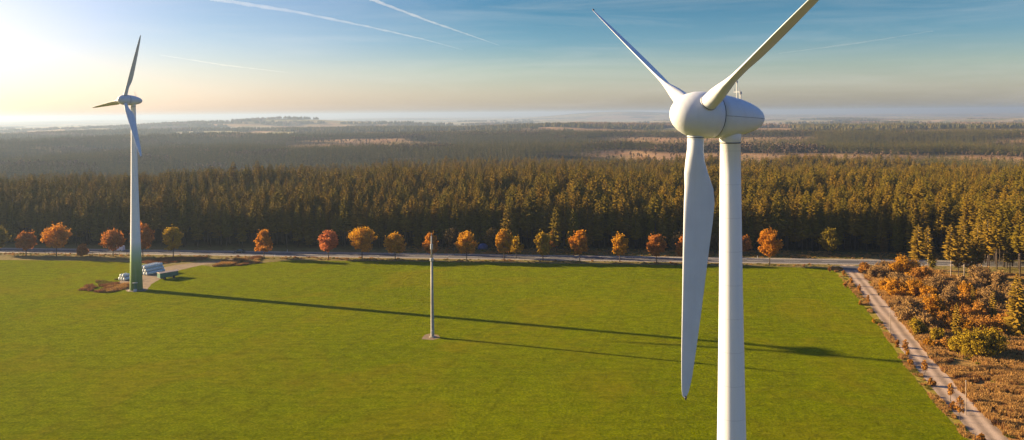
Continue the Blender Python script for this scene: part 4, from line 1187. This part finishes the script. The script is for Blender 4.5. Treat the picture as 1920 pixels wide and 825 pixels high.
def stack(c, rz, rows, ncol, label, group):
    """bales lie with their round ends out; rows: number of bales across per tier"""
    d = np.array([cos(rz), sin(rz)]); s = np.array([-sin(rz), cos(rz)])
    for t, n in enumerate(rows):
        for i in range(n):
            for k in range(ncol):
                p = np.array(c) + s * (i - (n - 1) / 2) * 1.24 + d * (k - (ncol - 1) / 2) * 1.3
                tier = {2: ('bottom', 'top'), 3: ('bottom', 'middle', 'top')}[len(rows)][t]
                lb = 'pale wrapped bale, %s, %s tier, %s file from the front, %s along' % (label, tier, ORD[i], ORD[k])
                bale(p[0], p[1], 0.63 + t * 1.08, rz, lb, group)
stack(gp(283, 512), radians(64), [5, 4, 3], 6, 'large stack', 'wrapped bales in the large stack')
stack(gp(234, 525), radians(64), [3, 2], 2, 'small stack', 'wrapped bales in the small stack')
x, y = gp(310, 524)
tr = empty('farm_trailer', (x, y + 2.0, 0), radians(48)); tag(tr, 'green box trailer with tan cover parked beside the stacked bales', 'trailer')
MB().box((0, 0, 1.55), (6.6, 2.5, 1.7), 0, 0.05).build('body', M['trailer'], tr)
rf = MB(); 
for yy, zz in ((-1.35, 2.44), (0, 2.75), (1.35, 2.44)): rf.v += [Vector((-3.45, yy, zz)), Vector((3.45, yy, zz))]
for yy, zz in ((-1.35, 2.36), (0, 2.42), (1.35, 2.36)): rf.v += [Vector((-3.45, yy, zz)), Vector((3.45, yy, zz))]
rf.f = [(0, 1, 3, 2), (2, 3, 5, 4), (8, 9, 7, 6), (10, 11, 9, 8), (0, 6, 7, 1), (4, 5, 11, 10), (0, 2, 8, 6), (2, 4, 10, 8), (1, 7, 9, 3), (3, 9, 11, 5)]
rf.build('cover', M['tarp'], tr)
MB().box((0, 0, 0.62), (6.0, 1.2, 0.18)).build('chassis', M['dark'], tr)
MB().tube([(3.0, 0, 0.6), (4.4, 0, 0.45)], 0.07, 8).build('drawbar', M['dark'], tr)
for xx in (-1.7, 1.7):
    for s in (-1, 1): MB().lathe((xx, s * 1.05, 0.48), (0, s, 0), [(0, 0.30), (0, 0.46), (0.03, 0.48), (0.22, 0.48), (0.25, 0.46), (0.25, 0.2)], 20).build('wheel', M['tyre'], tr)
for k in range(6): MB().box((-3 + k * 1.2, -1.275, 1.55), (0.08, 0.05, 1.6)).build('rib', M['trailer'], tr)

# blue covered pile beyond the road
x, y = gp(905, 469)
bt = empty('covered_pile', (x, y + 1.5, 0), 0.2); tag(bt, 'dark blue tarpaulin over a pile beyond the road in the forest shade', 'pile')
cv = MB().lathe((0, 0, 0), (0, 0, 1), [(0.3, 1.75), (1.2, 1.7), (1.9, 1.45), (2.4, 0.95), (2.6, 0.4), (2.65, 0.0)], 18)
for i, v in enumerate(cv.v): v.x *= 1.25 + 0.06 * sin(i * 1.7); v.y *= 0.9 + 0.07 * sin(i * 2.3); v.z += 0.06 * sin(i * 3.1)
cv.build('tarpaulin', M['blue'], bt, smooth=True)
lg = MB()
for k in range(5): lg.tube([(-2.3, -1.2 + k * 0.6, 0.18), (2.3, -1.2 + k * 0.6, 0.18)], 0.17, 8)
lg.build('logs', M['bark'], bt)

# ------------------------------------------------------------------ vehicles
def vehicle(name, loc, rz, prof, W, paint, label, glass_u, wheels, wr, group='vehicles on the road'):
    """body from a side profile (x, z) extruded and pulled in towards the roof"""
    r = empty(name, loc, rz); tag(r, label, name.split('_')[-1], group)
    n = len(prof); mb = MB()
    zs = [p[1] for p in prof]; zt = max(zs)
    ys = [-1, -0.93, 0.93, 1]
    for yi, yv in enumerate(ys):
        for (x_, z_) in prof:
            k = 1 - 0.16 * max(0, (z_ - 0.95) / (zt - 0.95)) if zt > 0.95 else 1
            sh = 1.0 if abs(yv) < 0.95 else 0.985
            mb.v.append(Vector((x_ * sh, yv * W / 2 * k, 0.28 + (z_ - 0.28) * sh)))
    for yi in range(3):
        for i in range(n):
            mb.f.append((yi * n + i, yi * n + (i + 1) % n, (yi + 1) * n + (i + 1) % n, (yi + 1) * n + i))
    mb.f.append(tuple(range(n))[::-1]); mb.f.append(tuple(3 * n + i for i in range(n)))
    body = mb.build('body', paint, r)
    for (pl, isside) in glass_u:
        gm = MB()
        if isside:
            for s in (-1, 1):
                b = len(gm.v)
                for (x_, z_) in pl:
                    k = 1 - 0.16 * max(0, (z_ - 0.95) / (zt - 0.95)); gm.v.append(Vector((x_, s * (W / 2 * k * 1.0 + 0.012), z_)))
                gm.f.append(tuple(range(b, b + len(pl))) if s > 0 else tuple(range(b, b + len(pl)))[::-1])
        else:
            (x0, z0), (x1, z1) = pl; k0 = 1 - 0.16 * max(0, (z0 - .95) / (zt - .95)); k1 = 1 - 0.16 * max(0, (z1 - .95) / (zt - .95)); o_x = 0.015 * (1 if x0 > 0 else -1)
            gm.v = [Vector((x0 + o_x, -W / 2 * .82 * k0, z0 + .012)), Vector((x0 + o_x, W / 2 * .82 * k0, z0 + .012)), Vector((x1 + o_x, W / 2 * .82 * k1, z1 + .012)), Vector((x1 + o_x, -W / 2 * .82 * k1, z1 + .012))]; gm.f = [(0, 1, 2, 3)]
        gm.build('side_windows' if isside else ('windscreen' if pl[0][0] > 0 else 'rear_window'), M['glass'], r)
    for wx in wheels:
        for s in (-1, 1):
            w = MB().lathe((wx, s * (W / 2 - 0.2), wr), (0, s, 0), [(0, wr * .6), (0, wr * .96), (0.03, wr), (0.2, wr), (0.225, wr * .95), (0.225, wr * .62)], 22).build('wheel', M['tyre'], r)
            MB().lathe((wx, s * (W / 2 + 0.01), wr), (0, s, 0), [(0, wr * .6), (0.02, wr * .55), (0.022, 0.05)], 16).build('rim', M['steel'], w)
    xf = max(p[0] for p in prof)
    for s in (-1, 1): MB().box((xf - 0.04, s * W * 0.36, 0.72), (0.12, 0.3, 0.16), 0, 0.02).build('headlight', M['lamp'], r)
    return r
ang = math.atan2(rd[1], rd[0])
P_car = [(-2.15, .3), (2.1, .3), (2.2, .55), (2.12, .78), (1.2, .95), (0.5, 1.42), (-0.9, 1.45), (-1.75, 1.0), (-2.15, .92), (-2.22, .6)]
P_van = [(-2.7, .35), (2.6, .35), (2.7, .7), (2.55, 1.15), (1.75, 1.35), (1.2, 2.2), (-2.55, 2.3), (-2.68, 2.2), (-2.72, .7)]
u_car = road_uv(*gp(449, 474))[0]; p = rpt(u_car, RW * 0.74)
vehicle('dark_car', (p[0], p[1], 0.012), ang + pi, P_car, 1.78, M['car'], 'dark teal car driving in forest shade between two left roadside trees',
        [([(1.05, .98), (0.45, 1.36), (-0.85, 1.38), (-1.5, 1.02)], True), ([(1.2, .97), (.52, 1.41)], False), ([(-1.72, 1.03), (-.93, 1.44)], False)], (1.35, -1.35), 0.33)
u_van = road_uv(*gp(224, 470))[0]; p = rpt(u_van, RW * 0.74)
vehicle('white_van', (p[0], p[1], 0.012), ang + pi, P_van, 1.95, M['van'], 'white van half hidden by an orange brown tree beside the distant turbine',
        [([(1.55, 1.38), (1.1, 2.02), (0.35, 2.04), (0.35, 1.38)], True), ([(1.75, 1.38), (1.22, 2.16)], False)], (1.75, -1.6), 0.36)

# reflector posts along the road
def rpost(u, v, lab):
    p = rpt(u, v); r = empty('reflector_post', (p[0], p[1], 0), ang); tag(r, lab, 'post', 'white reflector posts along the road')
    MB().box((0, 0, 0.5), (0.14, 0.12, 1.0), 0, 0.03).build('post', M['reflector'], r)
    MB().box((0, -0.065, 0.82), (0.12, 0.02, 0.16)).build('reflector', M['dark'], r)
for px, far, lab in ((1199, 1, 'white reflector post across the road between two roadside trees in mid picture'), (1412, 1, 'white reflector post across the road right of the near tower'), (1660, 1, 'white reflector post across the road near its right end'),
                     (503, 0, 'white reflector post at the foot of the pointed orange tree'), (972, 0, 'white reflector post on the near verge by the small yellow tree'), (530, 1, 'white reflector post in shade across the road right of the pointed orange tree')):
    uu_ = road_uv(*gp(px, 476 if far else 486))[0]
    rpost(float(uu_), RW + 1.2 if far else -0.9, lab)

# low fence between road and meadow on the left
fr = empty('field_fence', (0, 0, 0)); tag(fr, 'low wooden post fence between road and meadow on the left', 'fence')
f0 = float(road_uv(*gp(-30, 478))[0]); f1 = float(road_uv(*gp(250, 478))[0])
nn = 22
for k in range(nn):
    q = rpt(f0 + (f1 - f0) * k / (nn - 1), -2.3)
    MB().tube([(q[0], q[1], -0.1), (q[0] + 0.03, q[1], 1.15)], 0.075, 6).build('post', M['wood'], fr)
for hh_ in (0.6, 1.0):
    a, b = rpt(f0, -2.3), rpt(f1, -2.3); MB().tube([(a[0], a[1], hh_), (b[0], b[1], hh_)], 0.03, 5).build('rail', M['wood'], fr)

# ------------------------------------------------------------------ contrails, real trails of ice high above the land
def skypt(px, py, alt):
    a = px - PX; b = py - PY
    a, b = a * cos(ROLL) - b * sin(ROLL), a * sin(ROLL) + b * cos(ROLL)
    d = fw * F + Vector((1, 0, 0)) * a - u0 * b; t = (alt - CAMH) / d.z
    return Vector((d.x * t, d.y * t, alt))
def contrail(pts, widths, dens_, label, seed):
    alt = 3000; gg = np.random.default_rng(seed)
    P = [skypt(a, b, alt) for a, b in pts]
    Q = []; W = []
    for i in range(len(P) - 1):
        for k in range(10): t = k / 10; Q.append(P[i].lerp(P[i + 1], t)); W.append(widths[i] * (1 - t) + widths[i + 1] * t)
    Q.append(P[-1]); W.append(widths[-1])
    Q = [q + Vector((gg.normal(0, 1), gg.normal(0, 1), gg.normal(0, 0.6))) * w * 0.14 for q, w in zip(Q, W)]
    W = [w * gg.uniform(0.75, 1.2) for w in W]
    t = NT('contrail_ice'); t.t.nodes.clear(); oo = t.n('ShaderNodeOutputMaterial'); v = t.n('ShaderNodeVolumePrincipled')
    v.inputs['Color'].default_value = (0.97, 0.97, 0.97, 1); v.inputs['Density'].default_value = dens_; v.inputs['Anisotropy'].default_value = 0.3
    t.l(v.outputs[0], oo.inputs['Volume'])
    o = MB().tube(Q, W, 14).build('contrail', t.m); tag(o, label, 'contrail', 'contrails in the sky')
contrail([(330, -16), (420, 1), (560, 23), (700, 52), (800, 75), (866, 93)], [60, 55, 44, 34, 26, 10], 0.0009, 'long white contrail running from the top left to mid sky', 1)
contrail([(650, -22), (700, 0), (800, 38), (870, 62), (936, 85)], [50, 44, 36, 26, 10], 0.0009, 'second white contrail right of the long one', 2)
contrail([(1460, 100), (1600, 82), (1750, 58)], [20, 40, 20], 0.0006, 'faint thin contrail right of the near turbine', 3)
contrail([(300, 103), (420, 122), (540, 136)], [20, 45, 20], 0.0005, 'faint thin contrail right of the distant turbine', 4)
